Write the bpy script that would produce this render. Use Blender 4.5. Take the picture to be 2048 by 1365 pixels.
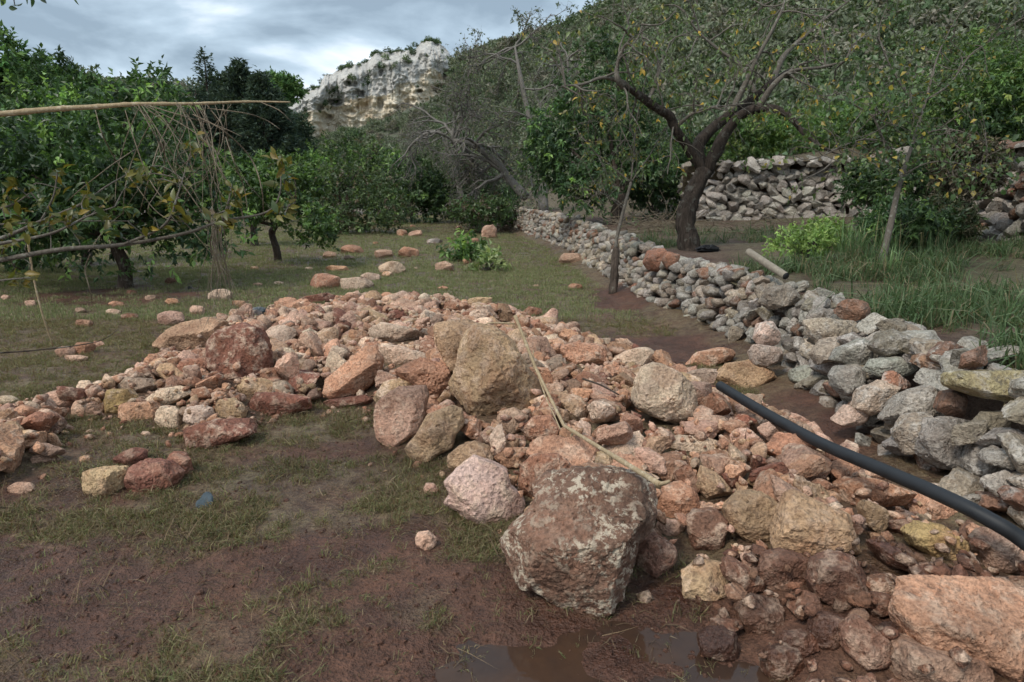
import bpy, bmesh, math, time
import numpy as np
from mathutils import Vector, Matrix

T0 = time.time()
scn = bpy.context.scene
COL = scn.collection
for _o in list(bpy.data.objects):
    bpy.data.objects.remove(_o)

# ------------------------------------------------------------------ camera
F = 1365.33                      # focal length in photo pixels (24 mm on 36 mm)
CAMH = 1.5
PITCH = math.radians(12.3)
cam_d = bpy.data.cameras.new('camera')
cam_d.lens = 24.0
cam_d.sensor_width = 36.0
cam_d.clip_start = 0.05
cam_d.clip_end = 3000.0
cam_d.dof.use_dof = True
cam_d.dof.focus_distance = 5.0
cam_d.dof.aperture_fstop = 5.0
cam = bpy.data.objects.new('camera', cam_d)
cam.location = (0, 0, CAMH)
cam.rotation_euler = (math.radians(90) - PITCH, 0, 0)
COL.objects.link(cam)
scn.camera = cam

# ------------------------------------------------------------------ world: overcast sky
sdir = Vector((-0.45, -0.5, 0.85)).normalized()          # towards the sun: behind the camera's left shoulder
SUN_EL, SUN_AZ = math.asin(sdir.z), math.atan2(sdir.x, sdir.y)
world = bpy.data.worlds.new('World')
scn.world = world
world.use_nodes = True
wn, wl = world.node_tree.nodes, world.node_tree.links
wn.clear()


def wnode(t, **kw):
    n = wn.new(t)
    for k, v in kw.items():
        setattr(n, k, v)
    return n


w_out = wnode('ShaderNodeOutputWorld')
w_bg = wnode('ShaderNodeBackground')
w_bg.inputs['Strength'].default_value = 0.1
w_sky = wnode('ShaderNodeTexSky', sky_type='NISHITA')
w_sky.sun_disc = False
w_sky.sun_elevation = SUN_EL
w_sky.sun_rotation = SUN_AZ
w_tc = wnode('ShaderNodeTexCoord')
w_sep = wnode('ShaderNodeSeparateXYZ')
wl.new(w_tc.outputs['Generated'], w_sep.inputs[0])
w_add = wnode('ShaderNodeMath', operation='ADD')
w_add.inputs[1].default_value = 0.22
w_max = wnode('ShaderNodeMath', operation='MAXIMUM')
w_max.inputs[1].default_value = 0.0
wl.new(w_sep.outputs['Z'], w_max.inputs[0])
wl.new(w_max.outputs[0], w_add.inputs[0])
w_dx = wnode('ShaderNodeMath', operation='DIVIDE')
w_dy = wnode('ShaderNodeMath', operation='DIVIDE')
wl.new(w_sep.outputs['X'], w_dx.inputs[0]); wl.new(w_add.outputs[0], w_dx.inputs[1])
wl.new(w_sep.outputs['Y'], w_dy.inputs[0]); wl.new(w_add.outputs[0], w_dy.inputs[1])
w_com = wnode('ShaderNodeCombineXYZ')
wl.new(w_dx.outputs[0], w_com.inputs[0]); wl.new(w_dy.outputs[0], w_com.inputs[1])
w_com.inputs[2].default_value = 3.1
w_n1 = wnode('ShaderNodeTexNoise')
w_n1.inputs['Scale'].default_value = 1.05
w_n1.inputs['Detail'].default_value = 7
w_n1.inputs['Roughness'].default_value = 0.52
w_n1.inputs['Distortion'].default_value = 0.35
wl.new(w_com.outputs[0], w_n1.inputs['Vector'])
w_ramp = wnode('ShaderNodeValToRGB')
cr = w_ramp.color_ramp
cr.elements[0].position = 0.38; cr.elements[0].color = (2.3, 3.0, 3.7, 1)
cr.elements[1].position = 0.62; cr.elements[1].color = (11.0, 11.5, 12.0, 1)
e = cr.elements.new(0.47); e.color = (3.9, 4.9, 5.8, 1)
e = cr.elements.new(0.56); e.color = (7.2, 8.0, 8.8, 1)
w_hz = wnode('ShaderNodeMapRange')          # thinner, brighter cloud all round the horizon
w_hz.inputs['From Min'].default_value = 0.10; w_hz.inputs['From Max'].default_value = 0.30
w_hz.inputs['To Min'].default_value = 0.13; w_hz.inputs['To Max'].default_value = -0.07
wl.new(w_sep.outputs['Z'], w_hz.inputs['Value'])
w_sum = wnode('ShaderNodeMath', operation='ADD')
wl.new(w_n1.outputs['Fac'], w_sum.inputs[0]); wl.new(w_hz.outputs[0], w_sum.inputs[1])
wl.new(w_sum.outputs[0], w_ramp.inputs[0])
w_mix = wnode('ShaderNodeMix', data_type='RGBA')
w_mix.inputs['Factor'].default_value = 0.9
wl.new(w_sky.outputs[0], w_mix.inputs['A'])
wl.new(w_ramp.outputs[0], w_mix.inputs['B'])
wl.new(w_mix.outputs['Result'], w_bg.inputs['Color'])
wl.new(w_bg.outputs[0], w_out.inputs[0])

# ------------------------------------------------------------------ sun behind cloud
sun_d = bpy.data.lights.new('sun', 'SUN')
sun_d.energy = 1.5
sun_d.angle = math.radians(14)
sun_d.color = (1.0, 0.93, 0.82)
sun = bpy.data.objects.new('sun', sun_d)
sun.rotation_euler = sdir.to_track_quat('Z', 'Y').to_euler()
COL.objects.link(sun)

# ------------------------------------------------------------------ exposure
scn.view_settings.view_transform = 'Standard'
scn.view_settings.look = 'None'
scn.view_settings.gamma = 1.0
scn.view_settings.exposure = 0.6
scn.render.engine = 'CYCLES'
scn.cycles.use_denoising = True
scn.cycles.use_adaptive_sampling = True
scn.cycles.adaptive_threshold = 0.025
scn.cycles.max_bounces = 4
scn.cycles.diffuse_bounces = 2
scn.cycles.glossy_bounces = 2
scn.cycles.transmission_bounces = 2
scn.cycles.transparent_max_bounces = 4

# ================================================================== helpers
CT, ST = math.cos(PITCH), math.sin(PITCH)
CAM = np.array([0, 0, CAMH])
RIGHT = np.array([1.0, 0, 0])
UP = np.array([0, ST, CT])
FWD = np.array([0, CT, -ST])


def ray(px, py):
    u, v = (px - 1024) / F, (682.5 - py) / F
    return RIGHT * u + UP * v + FWD


def at(px, py, d):
    """point seen at photo pixel (px,py), d metres in front of the camera"""
    return CAM + ray(px, py) * d


def project(p):
    q = np.asarray(p, float) - CAM
    w = q @ FWD
    return 1024 + F * (q @ RIGHT) / w, 682.5 - F * (q @ UP) / w, w


def _h(ix, iy, iz, seed):
    n = (ix * 374761393 + iy * 668265263 + iz * 2147483647 + seed * 1274126177) & 0xFFFFFFFF
    n = np.asarray(n); n = ((n ^ (n >> 13)) * 1274126177) & 0xFFFFFFFF
    n = ((n ^ (n >> 16)) * 2246822519) & 0xFFFFFFFF
    return ((n ^ (n >> 15)) & 0xFFFFFF) / float(0xFFFFFF) * 2 - 1


def noise3(p, seed=0):
    p = np.asarray(p, float)
    i = np.floor(p).astype(np.int64)
    f = p - i
    f = f * f * f * (f * (f * 6 - 15) + 10)
    x, y, z = i[..., 0], i[..., 1], i[..., 2]
    fx, fy, fz = f[..., 0], f[..., 1], f[..., 2]
    r = 0
    for dx in (0, 1):
        for dy in (0, 1):
            for dz in (0, 1):
                w = (fx if dx else 1 - fx) * (fy if dy else 1 - fy) * (fz if dz else 1 - fz)
                r = r + w * _h(x + dx, y + dy, z + dz, seed)
    return r


def fbm(p, octv=4, seed=0, lac=2.0, gain=0.5):
    p = np.asarray(p, float)
    a, s = 1.0, 0
    for k in range(octv):
        s = s + a * noise3(p, seed + k * 17)
        p = p * lac + 3.7
        a *= gain
    return s


def fbm2(x, y, sc, octv=4, seed=0):
    x = np.asarray(x, float); y = np.asarray(y, float)
    x, y = np.broadcast_arrays(x, y)
    return fbm(np.stack([x * sc, y * sc, np.zeros_like(x) + seed * 1.37], -1), octv, seed)


def sstep(a, b, x):
    t = np.clip((np.asarray(x, float) - a) / (b - a), 0, 1)
    return t * t * (3 - 2 * t)


def link(o, parent=None, label=None, cat=None, group=None, kind=None):
    COL.objects.link(o)
    if parent is not None:
        o.parent = parent
    if label: o['label'] = label
    if cat: o['category'] = cat
    if group: o['group'] = group
    if kind: o['kind'] = kind
    return o


def mesh_np(name, verts, faces, mat=None, smooth=True, attrs=None, sharp=0):
    """faces: (N,3) or (N,4) array, or list of such arrays"""
    me = bpy.data.meshes.new(name)
    verts = np.asarray(verts, np.float32)
    fl = faces if isinstance(faces, list) else [faces]
    fl = [np.asarray(f, np.int32) for f in fl if len(f)]
    nl = sum(f.size for f in fl)
    npoly = sum(len(f) for f in fl)
    me.vertices.add(len(verts))
    me.vertices.foreach_set('co', verts.ravel())
    me.loops.add(nl)
    me.polygons.add(npoly)
    me.loops.foreach_set('vertex_index', np.concatenate([f.ravel() for f in fl]))
    tot = np.concatenate([np.full(len(f), f.shape[1], np.int32) for f in fl])
    st = np.concatenate([[0], np.cumsum(tot)[:-1]]).astype(np.int32)
    me.polygons.foreach_set('loop_start', st)
    me.polygons.foreach_set('loop_total', tot)
    me.polygons.foreach_set('use_smooth', np.full(npoly, smooth, bool))
    me.update(calc_edges=True)
    for k, a in (attrs or {}).items():
        a = np.asarray(a, np.float32)
        if a.ndim == 1:
            at_ = me.attributes.new(k, 'FLOAT', 'POINT'); at_.data.foreach_set('value', a)
        else:
            if a.shape[1] == 3: a = np.concatenate([a, np.ones((len(a), 1), np.float32)], 1)
            at_ = me.attributes.new(k, 'FLOAT_COLOR', 'POINT'); at_.data.foreach_set('color', a.ravel())
    if mat: me.materials.append(mat)
    if sharp: me.set_sharp_from_angle(angle=math.radians(sharp))
    return me


def obj_np(name, verts, faces, mat=None, parent=None, smooth=True, attrs=None, base=None, **kw):
    v = np.asarray(verts, float)
    if base is None and parent is not None: base = np.array(parent.location)
    if base is not None: v = v - np.asarray(base)
    o = bpy.data.objects.new(name, mesh_np(name, v, faces, mat, smooth, attrs))
    if parent is None and base is not None: o.location = base
    return link(o, parent, **kw)


def empty(name, loc, label, cat, group=None):
    o = bpy.data.objects.new(name, None)
    o.location = tuple(loc); o.empty_display_size = 0.2
    return link(o, None, label, cat, group)


def place(name, me, M, parent=None, **kw):
    """object sharing mesh me with world matrix M; parent is an unrotated Empty"""
    o = bpy.data.objects.new(name, me)
    if parent is not None: M = Matrix.Translation(-Vector(parent.location)) @ M
    o.matrix_basis = M
    return link(o, parent, **kw)


class Tubes:
    def __init__(s): s.v, s.f, s.n = [], [], 0

    def add(s, pts, rad, sides=6, cap=True, wob=0.0, seed=0):
        pts = np.asarray(pts, float); n = len(pts)
        if sides <= 4 and not wob: return s.thin(pts, rad, sides)
        rad = np.broadcast_to(np.asarray(rad, float), (n,))
        tan = np.gradient(pts, axis=0)
        tan /= np.linalg.norm(tan, axis=1)[:, None] + 1e-9
        a = np.array([0, 0, 1.0]) if abs(tan[0][2]) < 0.9 else np.array([1.0, 0, 0])
        nn = np.cross(tan[0], a); nn /= np.linalg.norm(nn)
        ring = []
        th = np.linspace(0, 2 * np.pi, sides, endpoint=False)
        for k in range(n):
            nn = nn - tan[k] * (nn @ tan[k]); nn /= np.linalg.norm(nn) + 1e-9
            b = np.cross(tan[k], nn)
            rr = rad[k] * np.ones(sides)
            if wob: rr = rr * (1 + wob * noise3(np.stack([np.cos(th) * 2.1, np.sin(th) * 2.1, np.full(sides, k * .45)], -1), seed))
            ring.append(pts[k] + rr[:, None] * (np.cos(th)[:, None] * nn + np.sin(th)[:, None] * b))
        V = np.concatenate(ring + [pts[:1], pts[-1:]])
        i = np.arange(n - 1)[:, None] * sides; j = np.arange(sides)[None, :]; j2 = (j + 1) % sides
        Fq = np.stack([i + j, i + j2, i + sides + j2, i + sides + j], -1).reshape(-1, 4)
        s.v.append(V); s.f.append(Fq + s.n)
        if cap:
            c0, c1 = n * sides, n * sides + 1
            jj = np.arange(sides); jn = (jj + 1) % sides; off = (n - 1) * sides
            s.f.append(np.stack([np.full(sides, c0), jn, jj], -1) + s.n)
            s.f.append(np.stack([np.full(sides, c1), off + jj, off + jn], -1) + s.n)
        s.n += len(V)

    def thin(s, pts, rad, sides):
        n = len(pts)
        key = (n, sides)
        if key not in s.cache:
            i = np.arange(n - 1)[:, None] * sides; j = np.arange(sides)[None, :]; j2 = (j + 1) % sides
            s.cache[key] = np.stack([i + j, i + j2, i + sides + j2, i + sides + j], -1).reshape(-1, 4)
        t = pts[-1] - pts[0]
        a = (0, 0, 1.0) if abs(t[2]) < .8 * abs(t[0]) + .8 * abs(t[1]) else (1.0, 0, 0)
        n1 = np.array((t[1] * a[2] - t[2] * a[1], t[2] * a[0] - t[0] * a[2], t[0] * a[1] - t[1] * a[0])); n1 /= math.sqrt(n1 @ n1) + 1e-9
        n2 = np.array((t[1] * n1[2] - t[2] * n1[1], t[2] * n1[0] - t[0] * n1[2], t[0] * n1[1] - t[1] * n1[0])); n2 /= math.sqrt(n2 @ n2) + 1e-9
        th = np.arange(sides) * (2 * math.pi / sides)
        off = np.cos(th)[:, None] * n1 + np.sin(th)[:, None] * n2
        V = (pts[:, None, :] + np.broadcast_to(rad, (n,))[:, None, None] * off).reshape(-1, 3)
        s.v.append(V); s.f.append(s.cache[key] + s.n); s.n += len(V)

    cache = {}

    def build(s, name, mat, parent=None, **kw):
        q = [f for f in s.f if f.shape[1] == 4]; t = [f for f in s.f if f.shape[1] == 3]
        fl = [np.concatenate(q)] + ([np.concatenate(t)] if t else [])
        return obj_np(name, np.concatenate(s.v), fl, mat, parent, **kw)


def spline(pts, n=8):
    """Catmull-Rom through the points"""
    P = np.asarray(pts, float)
    P = np.concatenate([[2 * P[0] - P[1]], P, [2 * P[-1] - P[-2]]])
    out = []
    for k in range(1, len(P) - 2):
        for t in np.linspace(0, 1, n, endpoint=False):
            a, b, c, d = P[k - 1:k + 3]
            out.append(0.5 * (2 * b + (c - a) * t + (2 * a - 5 * b + 4 * c - d) * t ** 2 + (3 * b - a - 3 * c + d) * t ** 3))
    out.append(P[-2])
    return np.array(out)


def unit(a):
    return a / (np.linalg.norm(a, axis=-1, keepdims=True) + 1e-9)


def leaf_arrays(pos, dr, nr, L, W, tint, fold=0.25, curl=0.15):
    """pointed leaves of 4 triangles with a folded midrib. All (N,...)"""
    N = len(pos)
    dr = unit(dr); side = unit(np.cross(dr, nr)); nr = np.cross(side, dr)
    L = np.broadcast_to(L, (N,))[:, None]; W = np.broadcast_to(W, (N,))[:, None]
    b = pos
    m = pos + dr * L * .5 - nr * L * curl * .3
    t = pos + dr * L - nr * L * curl
    l = pos + dr * L * .42 + side * W * .5 + nr * W * fold
    r = pos + dr * L * .42 - side * W * .5 + nr * W * fold
    V = np.stack([b, l, t, r, m], 1).reshape(-1, 3)
    k = np.arange(N)[:, None] * 5
    Fc = np.stack([k + [0, 4, 1], k + [1, 4, 2], k + [0, 3, 4], k + [3, 2, 4]], 1).reshape(-1, 3)
    C = np.repeat(tint, 5, axis=0)
    return V, Fc, C


def rnd_dir(rng, n):
    return unit(rng.normal(size=(n, 3)))


# ================================================================== materials
def new_mat(name):
    m = bpy.data.materials.new(name); m.use_nodes = True
    nt = m.node_tree
    return m, nt.nodes, nt.links, nt.nodes['Principled BSDF']


def nd(nodes, t, ins=None, **kw):
    n = nodes.new(t)
    for k, v in kw.items(): setattr(n, k, v)
    for k, v in (ins or {}).items(): n.inputs[k].default_value = v
    return n


def noise_node(nodes, links, scale, detail=4, rough=0.55, vec=None, dist=0.0):
    n = nd(nodes, 'ShaderNodeTexNoise', {'Scale': scale, 'Detail': detail, 'Roughness': rough, 'Distortion': dist})
    if vec is not None: links.new(vec, n.inputs['Vector'])
    return n.outputs['Fac']


def maprange(nodes, links, src, a, b, c=0.0, d=1.0):
    n = nd(nodes, 'ShaderNodeMapRange', {'From Min': a, 'From Max': b, 'To Min': c, 'To Max': d})
    links.new(src, n.inputs['Value'])
    return n.outputs['Result']


def mixc(nodes, links, fac, a, b, blend='MIX'):
    n = nd(nodes, 'ShaderNodeMix', data_type='RGBA', blend_type=blend)
    if isinstance(fac, (int, float)): n.inputs['Factor'].default_value = fac
    else: links.new(fac, n.inputs['Factor'])
    for s, x in (('A', a), ('B', b)):
        if isinstance(x, tuple): n.inputs[s].default_value = (*x, 1) if len(x) == 3 else x
        else: links.new(x, n.inputs[s])
    return n.outputs['Result']


def math_node(nodes, links, op, a, b=None):
    n = nd(nodes, 'ShaderNodeMath', operation=op)
    for k, x in enumerate((a, b)):
        if x is None: continue
        if isinstance(x, (int, float)): n.inputs[k].default_value = x
        else: links.new(x, n.inputs[k])
    return n.outputs[0]


def bump(nodes, links, bsdf, heights, dist=0.01, strength=0.6):
    """heights: list of (socket, weight)"""
    acc = None
    for s, w in heights:
        x = math_node(nodes, links, 'MULTIPLY', s, w)
        acc = x if acc is None else math_node(nodes, links, 'ADD', acc, x)
    b = nd(nodes, 'ShaderNodeBump', {'Strength': strength, 'Distance': dist})
    links.new(acc, b.inputs['Height'])
    links.new(b.outputs[0], bsdf.inputs['Normal'])


def rock_material(name, pale=(0.66, 0.485, 0.36), rust=(0.27, 0.11, 0.058), pale_amt=0.85, rust_amt=0.7, lichen=None, use_obj_color=True,
                  base=(0.4, 0.3, 0.2), sc=1.0, bdist=0.03):
    m, N, L, B = new_mat(name)
    geo = nd(N, 'ShaderNodeNewGeometry')
    oi = nd(N, 'ShaderNodeObjectInfo')
    off = nd(N, 'ShaderNodeVectorMath', operation='MULTIPLY_ADD')
    L.new(oi.outputs['Random'], off.inputs[0])
    off.inputs[1].default_value = (37.0, 53.0, 19.0)
    L.new(geo.outputs['Position'], off.inputs[2])
    vec = off.outputs[0]
    col = oi.outputs['Color'] if use_obj_color else None
    if not use_obj_color:
        att = nd(N, 'ShaderNodeAttribute', attribute_name='tint'); col = att.outputs['Color']
    n1 = noise_node(N, L, 5.5 * sc, 3, 0.6, vec, 0.5)
    n2 = noise_node(N, L, 11.0 * sc, 5, 0.68, vec)
    n3 = noise_node(N, L, 60.0 * sc, 2, 0.7, vec)
    n4 = noise_node(N, L, 2.4 * sc, 1, 0.5, vec)
    c = mixc(N, L, math_node(N, L, 'MULTIPLY', maprange(N, L, n1, 0.46, 0.66), rust_amt), col, mixc(N, L, 0.6, col, rust))
    own = maprange(N, L, math_node(N, L, 'FRACT', math_node(N, L, 'MULTIPLY', oi.outputs['Random'], 17.3)), 0, 1, .15 * pale_amt, pale_amt)
    c = mixc(N, L, math_node(N, L, 'MULTIPLY', maprange(N, L, n2, 0.49, 0.63), own), c, pale)
    # broad tonal drift and fine grain
    g = maprange(N, L, n4, 0.3, 0.7, 0.62, 1.32)
    c = mixc(N, L, 1.0, c, nd_rgb(N, L, g), 'MULTIPLY')
    g2 = maprange(N, L, n3, 0.3, 0.7, 0.6, 1.4)
    c = mixc(N, L, 1.0, c, nd_rgb(N, L, g2), 'MULTIPLY')
    n5 = noise_node(N, L, 30.0 * sc, 2, 0.6, vec)
    c = mixc(N, L, maprange(N, L, n5, 0.62, 0.7, 0.0, 0.6), c, (0.075, 0.045, 0.032))
    if lichen:
        lc, lo, hi, lsc, amt = lichen
        nl = noise_node(N, L, lsc, 5, 0.75, vec, 0.2)
        nm = noise_node(N, L, lsc * .17, 2, 0.5, vec)
        fac = math_node(N, L, 'MULTIPLY', maprange(N, L, nl, lo, hi), maprange(N, L, nm, 0.4, 0.56, 0.0, amt))
        c = mixc(N, L, fac, c, lc)
    L.new(c, B.inputs['Base Color'])
    if use_obj_color:
        r = maprange(N, L, oi.outputs['Alpha'], 0.0, 1.0, 0.36, 0.92)
        L.new(r, B.inputs['Roughness'])
    else: B.inputs['Roughness'].default_value = 0.92
    B.inputs['Specular IOR Level'].default_value = 0.35
    vor = nd(N, 'ShaderNodeTexVoronoi', {'Scale': 22.0 * sc}); L.new(vec, vor.inputs['Vector'])
    pit = maprange(N, L, vor.outputs['Distance'], 0.05, 0.3)
    bump(N, L, B, [(n2, 1.3), (n3, 0.4), (pit, 0.22)], dist=bdist, strength=1.0)
    return m


def nd_rgb(N, L, s):
    c = nd(N, 'ShaderNodeCombineColor')
    for k in range(3): L.new(s, c.inputs[k])
    return c.outputs[0]


M_ROCK = rock_material('limestone_rubble')
M_ROCKV = rock_material('limestone_rubble_small', use_obj_color=False)
M_WALL = rock_material('weathered_wall_stone', pale=(0.56, 0.52, 0.465), rust=(0.22, 0.13, 0.08), pale_amt=0.8, rust_amt=0.4,
                       lichen=((0.11, 0.095, 0.078), 0.52, 0.62, 26.0, 0.75))
M_WALLV = rock_material('weathered_wall_stone_small', pale=(0.56, 0.52, 0.465), rust=(0.22, 0.13, 0.08), pale_amt=0.8, rust_amt=0.4,
                        lichen=((0.11, 0.095, 0.078), 0.52, 0.62, 26.0, 0.75), use_obj_color=False)
M_LICH = rock_material('lichen_spotted_boulder', pale=(0.30, 0.215, 0.155), rust=(0.10, 0.062, 0.046), pale_amt=0.45, rust_amt=0.85,
                       lichen=((0.55, 0.46, 0.35), 0.5, 0.56, 24.0, 0.95))


def leaf_material(name, trans=0.3, rough=0.42, spec=0.5):
    m, N, L, B = new_mat(name)
    att = nd(N, 'ShaderNodeAttribute', attribute_name='tint')
    oi = nd(N, 'ShaderNodeObjectInfo')
    g = maprange(N, L, oi.outputs['Random'], 0, 1, 0.8, 1.2)
    c = mixc(N, L, 1.0, att.outputs['Color'], nd_rgb(N, L, g), 'MULTIPLY')
    c = mixc(N, L, 1.0, c, oi.outputs['Color'], 'MULTIPLY')
    L.new(c, B.inputs['Base Color'])
    B.inputs['Roughness'].default_value = rough
    B.inputs['Specular IOR Level'].default_value = spec
    tr = nd(N, 'ShaderNodeBsdfTranslucent')
    c2 = mixc(N, L, 1.0, c, (1.25, 1.3, 0.6), 'MULTIPLY')
    L.new(c2, tr.inputs['Color'])
    mx = nd(N, 'ShaderNodeMixShader', {'Fac': trans})
    L.new(B.outputs[0], mx.inputs[1]); L.new(tr.outputs[0], mx.inputs[2])
    L.new(mx.outputs[0], N['Material Output'].inputs['Surface'])
    return m


M_LEAF = leaf_material('glossy_leaf')
M_MATTE = leaf_material('matte_leaf', 0.2, 0.7, 0.25)
M_GRASS = leaf_material('grass_blade', 0.25, 0.6, 0.25)


def bark_material(name, a, b, c, sc=1.0, bd=.03):
    m, N, L, B = new_mat(name)
    geo = nd(N, 'ShaderNodeNewGeometry')
    mp = nd(N, 'ShaderNodeMapping'); mp.inputs['Scale'].default_value = (9 * sc, 9 * sc, 1.6 * sc)
    L.new(geo.outputs['Position'], mp.inputs['Vector'])
    n1 = noise_node(N, L, 3.0, 6, 0.7, mp.outputs[0], 0.8)
    n2 = noise_node(N, L, 7.0 * sc, 5, 0.7, geo.outputs['Position'])
    col = mixc(N, L, maprange(N, L, n1, 0.35, 0.65), a, b)
    col = mixc(N, L, maprange(N, L, n2, 0.56, 0.64, 0, 0.85), col, c)
    L.new(col, B.inputs['Base Color'])
    B.inputs['Roughness'].default_value = 0.9
    B.inputs['Specular IOR Level'].default_value = 0.2
    bump(N, L, B, [(n1, 1.0), (n2, .3)], bd, 0.9)
    return m


M_BARK = bark_material('dark_bark', (0.035, 0.026, 0.02), (0.13, 0.1, 0.08), (0.22, 0.21, 0.17))
M_BARKD = bark_material('dark_wet_bark', (0.018, 0.014, 0.011), (0.075, 0.058, 0.047), (0.11, 0.105, 0.09))
M_TWIG = bark_material('lichened_twig', (0.10, 0.085, 0.07), (0.17, 0.15, 0.125), (0.27, 0.27, 0.23), 3, .004)
M_TWIGG = bark_material('grey_twig', (0.13, 0.12, 0.105), (0.22, 0.2, 0.18), (0.3, 0.29, 0.26), 2, .008)
M_BLADE = bark_material('dead_blade', (0.13, 0.10, 0.07), (0.24, 0.195, 0.14), (0.30, 0.26, 0.2), 4, .002)
M_CANE = bark_material('dry_cane', (0.30, 0.22, 0.13), (0.47, 0.37, 0.235), (0.54, 0.45, 0.32), 4, .002)


def plain_material(name, col, rough=0.5, var=0.25, sc=20, bd=0.003, spec=0.4):
    m, N, L, B = new_mat(name)
    geo = nd(N, 'ShaderNodeNewGeometry')
    n = noise_node(N, L, sc, 5, 0.6, geo.outputs['Position'])
    g = maprange(N, L, n, 0.3, 0.7, 1 - var, 1 + var)
    L.new(mixc(N, L, 1.0, col, nd_rgb(N, L, g), 'MULTIPLY'), B.inputs['Base Color'])
    L.new(maprange(N, L, n, 0.3, 0.7, rough - .1, min(1, rough + .12)), B.inputs['Roughness'])
    B.inputs['Specular IOR Level'].default_value = spec
    bump(N, L, B, [(n, 1.0)], bd, 0.5)
    return m


M_PIPE = plain_material('black_polythene', (0.016, 0.018, 0.021), 0.55, 0.3, 14, 0.002)
M_PLAST = plain_material('slate_plastic', (0.10, 0.13, 0.15), 0.45, 0.3, 30, 0.002)
M_TUBE = plain_material('grey_tube', (0.26, 0.225, 0.175), 0.7, 0.25, 25, 0.003)
M_BLACK = plain_material('black_rubber', (0.02, 0.02, 0.022), 0.5, 0.3, 25, 0.004)


def ground_material(name, mud, dirt, thatch, wetr=0.42, sc=1.0):
    m, N, L, B = new_mat(name)
    geo = nd(N, 'ShaderNodeNewGeometry'); P = geo.outputs['Position']
    att = nd(N, 'ShaderNodeAttribute', attribute_name='grass')
    n1 = noise_node(N, L, 1.6 * sc, 4, 0.6, P, .5)
    n2 = noise_node(N, L, 14 * sc, 5, 0.68, P)
    n3 = noise_node(N, L, 70 * sc, 2, 0.7, P)
    c = mixc(N, L, maprange(N, L, n1, 0.38, 0.64), mud, dirt)
    gm = math_node(N, L, 'MULTIPLY', att.outputs['Fac'], maprange(N, L, n2, 0.32, 0.6, .25, 1.0))
    c = mixc(N, L, gm, c, thatch)
    c = mixc(N, L, 1.0, c, nd_rgb(N, L, maprange(N, L, n2, 0.3, 0.7, 0.65, 1.35)), 'MULTIPLY')
    c = mixc(N, L, 1.0, c, nd_rgb(N, L, maprange(N, L, n3, 0.3, 0.7, 0.65, 1.35)), 'MULTIPLY')
    L.new(c, B.inputs['Base Color'])
    L.new(maprange(N, L, n1, 0.35, 0.65, wetr, 0.85), B.inputs['Roughness'])
    B.inputs['Specular IOR Level'].default_value = 0.4
    bump(N, L, B, [(n2, 1.0), (n3, .4)], 0.05, 1.0)
    return m


M_FIELD = ground_material('muddy_field', (0.080, 0.034, 0.021), (0.140, 0.068, 0.043), (0.18, 0.14, 0.08), .22)
M_TERR = ground_material('terrace_soil', (0.085, 0.045, 0.032), (0.15, 0.10, 0.07), (0.125, 0.115, 0.06), 0.8)
M_HILL = ground_material('hillside_scrub_soil', (0.09, 0.095, 0.06), (0.17, 0.16, 0.12), (0.07, 0.085, 0.045), 0.9, 0.15)

m, N, L, B = new_mat('muddy_water')
geo = nd(N, 'ShaderNodeNewGeometry')
n = noise_node(N, L, 5, 4, .6, geo.outputs['Position'])
L.new(mixc(N, L, maprange(N, L, n, .4, .65), (0.05, 0.030, 0.022), (0.075, 0.040, 0.024)), B.inputs['Base Color'])
B.inputs['Roughness'].default_value = 0.06
B.inputs['IOR'].default_value = 1.33
n2 = noise_node(N, L, 18, 2, .5, geo.outputs['Position'])
bump(N, L, B, [(n2, 1.0)], 0.004, 0.25)
M_WATER = m

# ================================================================== terrain functions
WY = np.array([-6, 0.5, 2.0, 2.75, 3.5, 4.3, 5.7, 7.4, 9.0, 11.9, 18, 30, 36, 60])
WX = np.array([2.6, 2.35, 2.3, 2.25, 2.2, 2.2, 2.3, 2.2, 1.9, 1.72, 1.45, -.2, -1.3, -6.0])
WH = np.array([.62, .62, .62, .6, .58, .58, .58, .6, .62, .66, .75, .8, .6, .3])
UY = np.array([-6, 5, 8, 10, 13, 16.5, 17.2, 24, 34, 45, 70])
UX = np.array([6.6, 6.6, 6.9, 7.3, 8.3, 8.2, 4.3, 3.4, 2.2, 0.6, -6])


def xW(y): return np.interp(y, WY, WX)
def hW(y): return np.interp(y, WY, WH)
def xU(y): return np.interp(y, UY, UX)


def z_terr(x, y):
    d = np.maximum(x - xW(y), 0)
    return hW(y) - 0.03 + 0.035 * d + 0.03 * fbm2(x, y, 1.3, 3, 5)


def z_field(x, y):
    z = 0.022 * fbm2(x, y, 1.1, 3, 1) + 0.012 * fbm2(x, y, 6, 3, 2)
    # the low wet corner in front of the boulders
    w = sstep(1.0, 0.3, np.hypot((x - 0.45) / 1.15, (y - 1.9) / .55))
    return z + w * (.022 * fbm2(x, y, 3.2, 3, 8) - 0.05) + 0.012 * sstep(10, 40, y)


# heap outline (photo pixels, on the ground)
def gpt(px, py, z=0.0):
    r = ray(px, py); t = (z - CAMH) / r[2]
    return CAM + r * t


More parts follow.
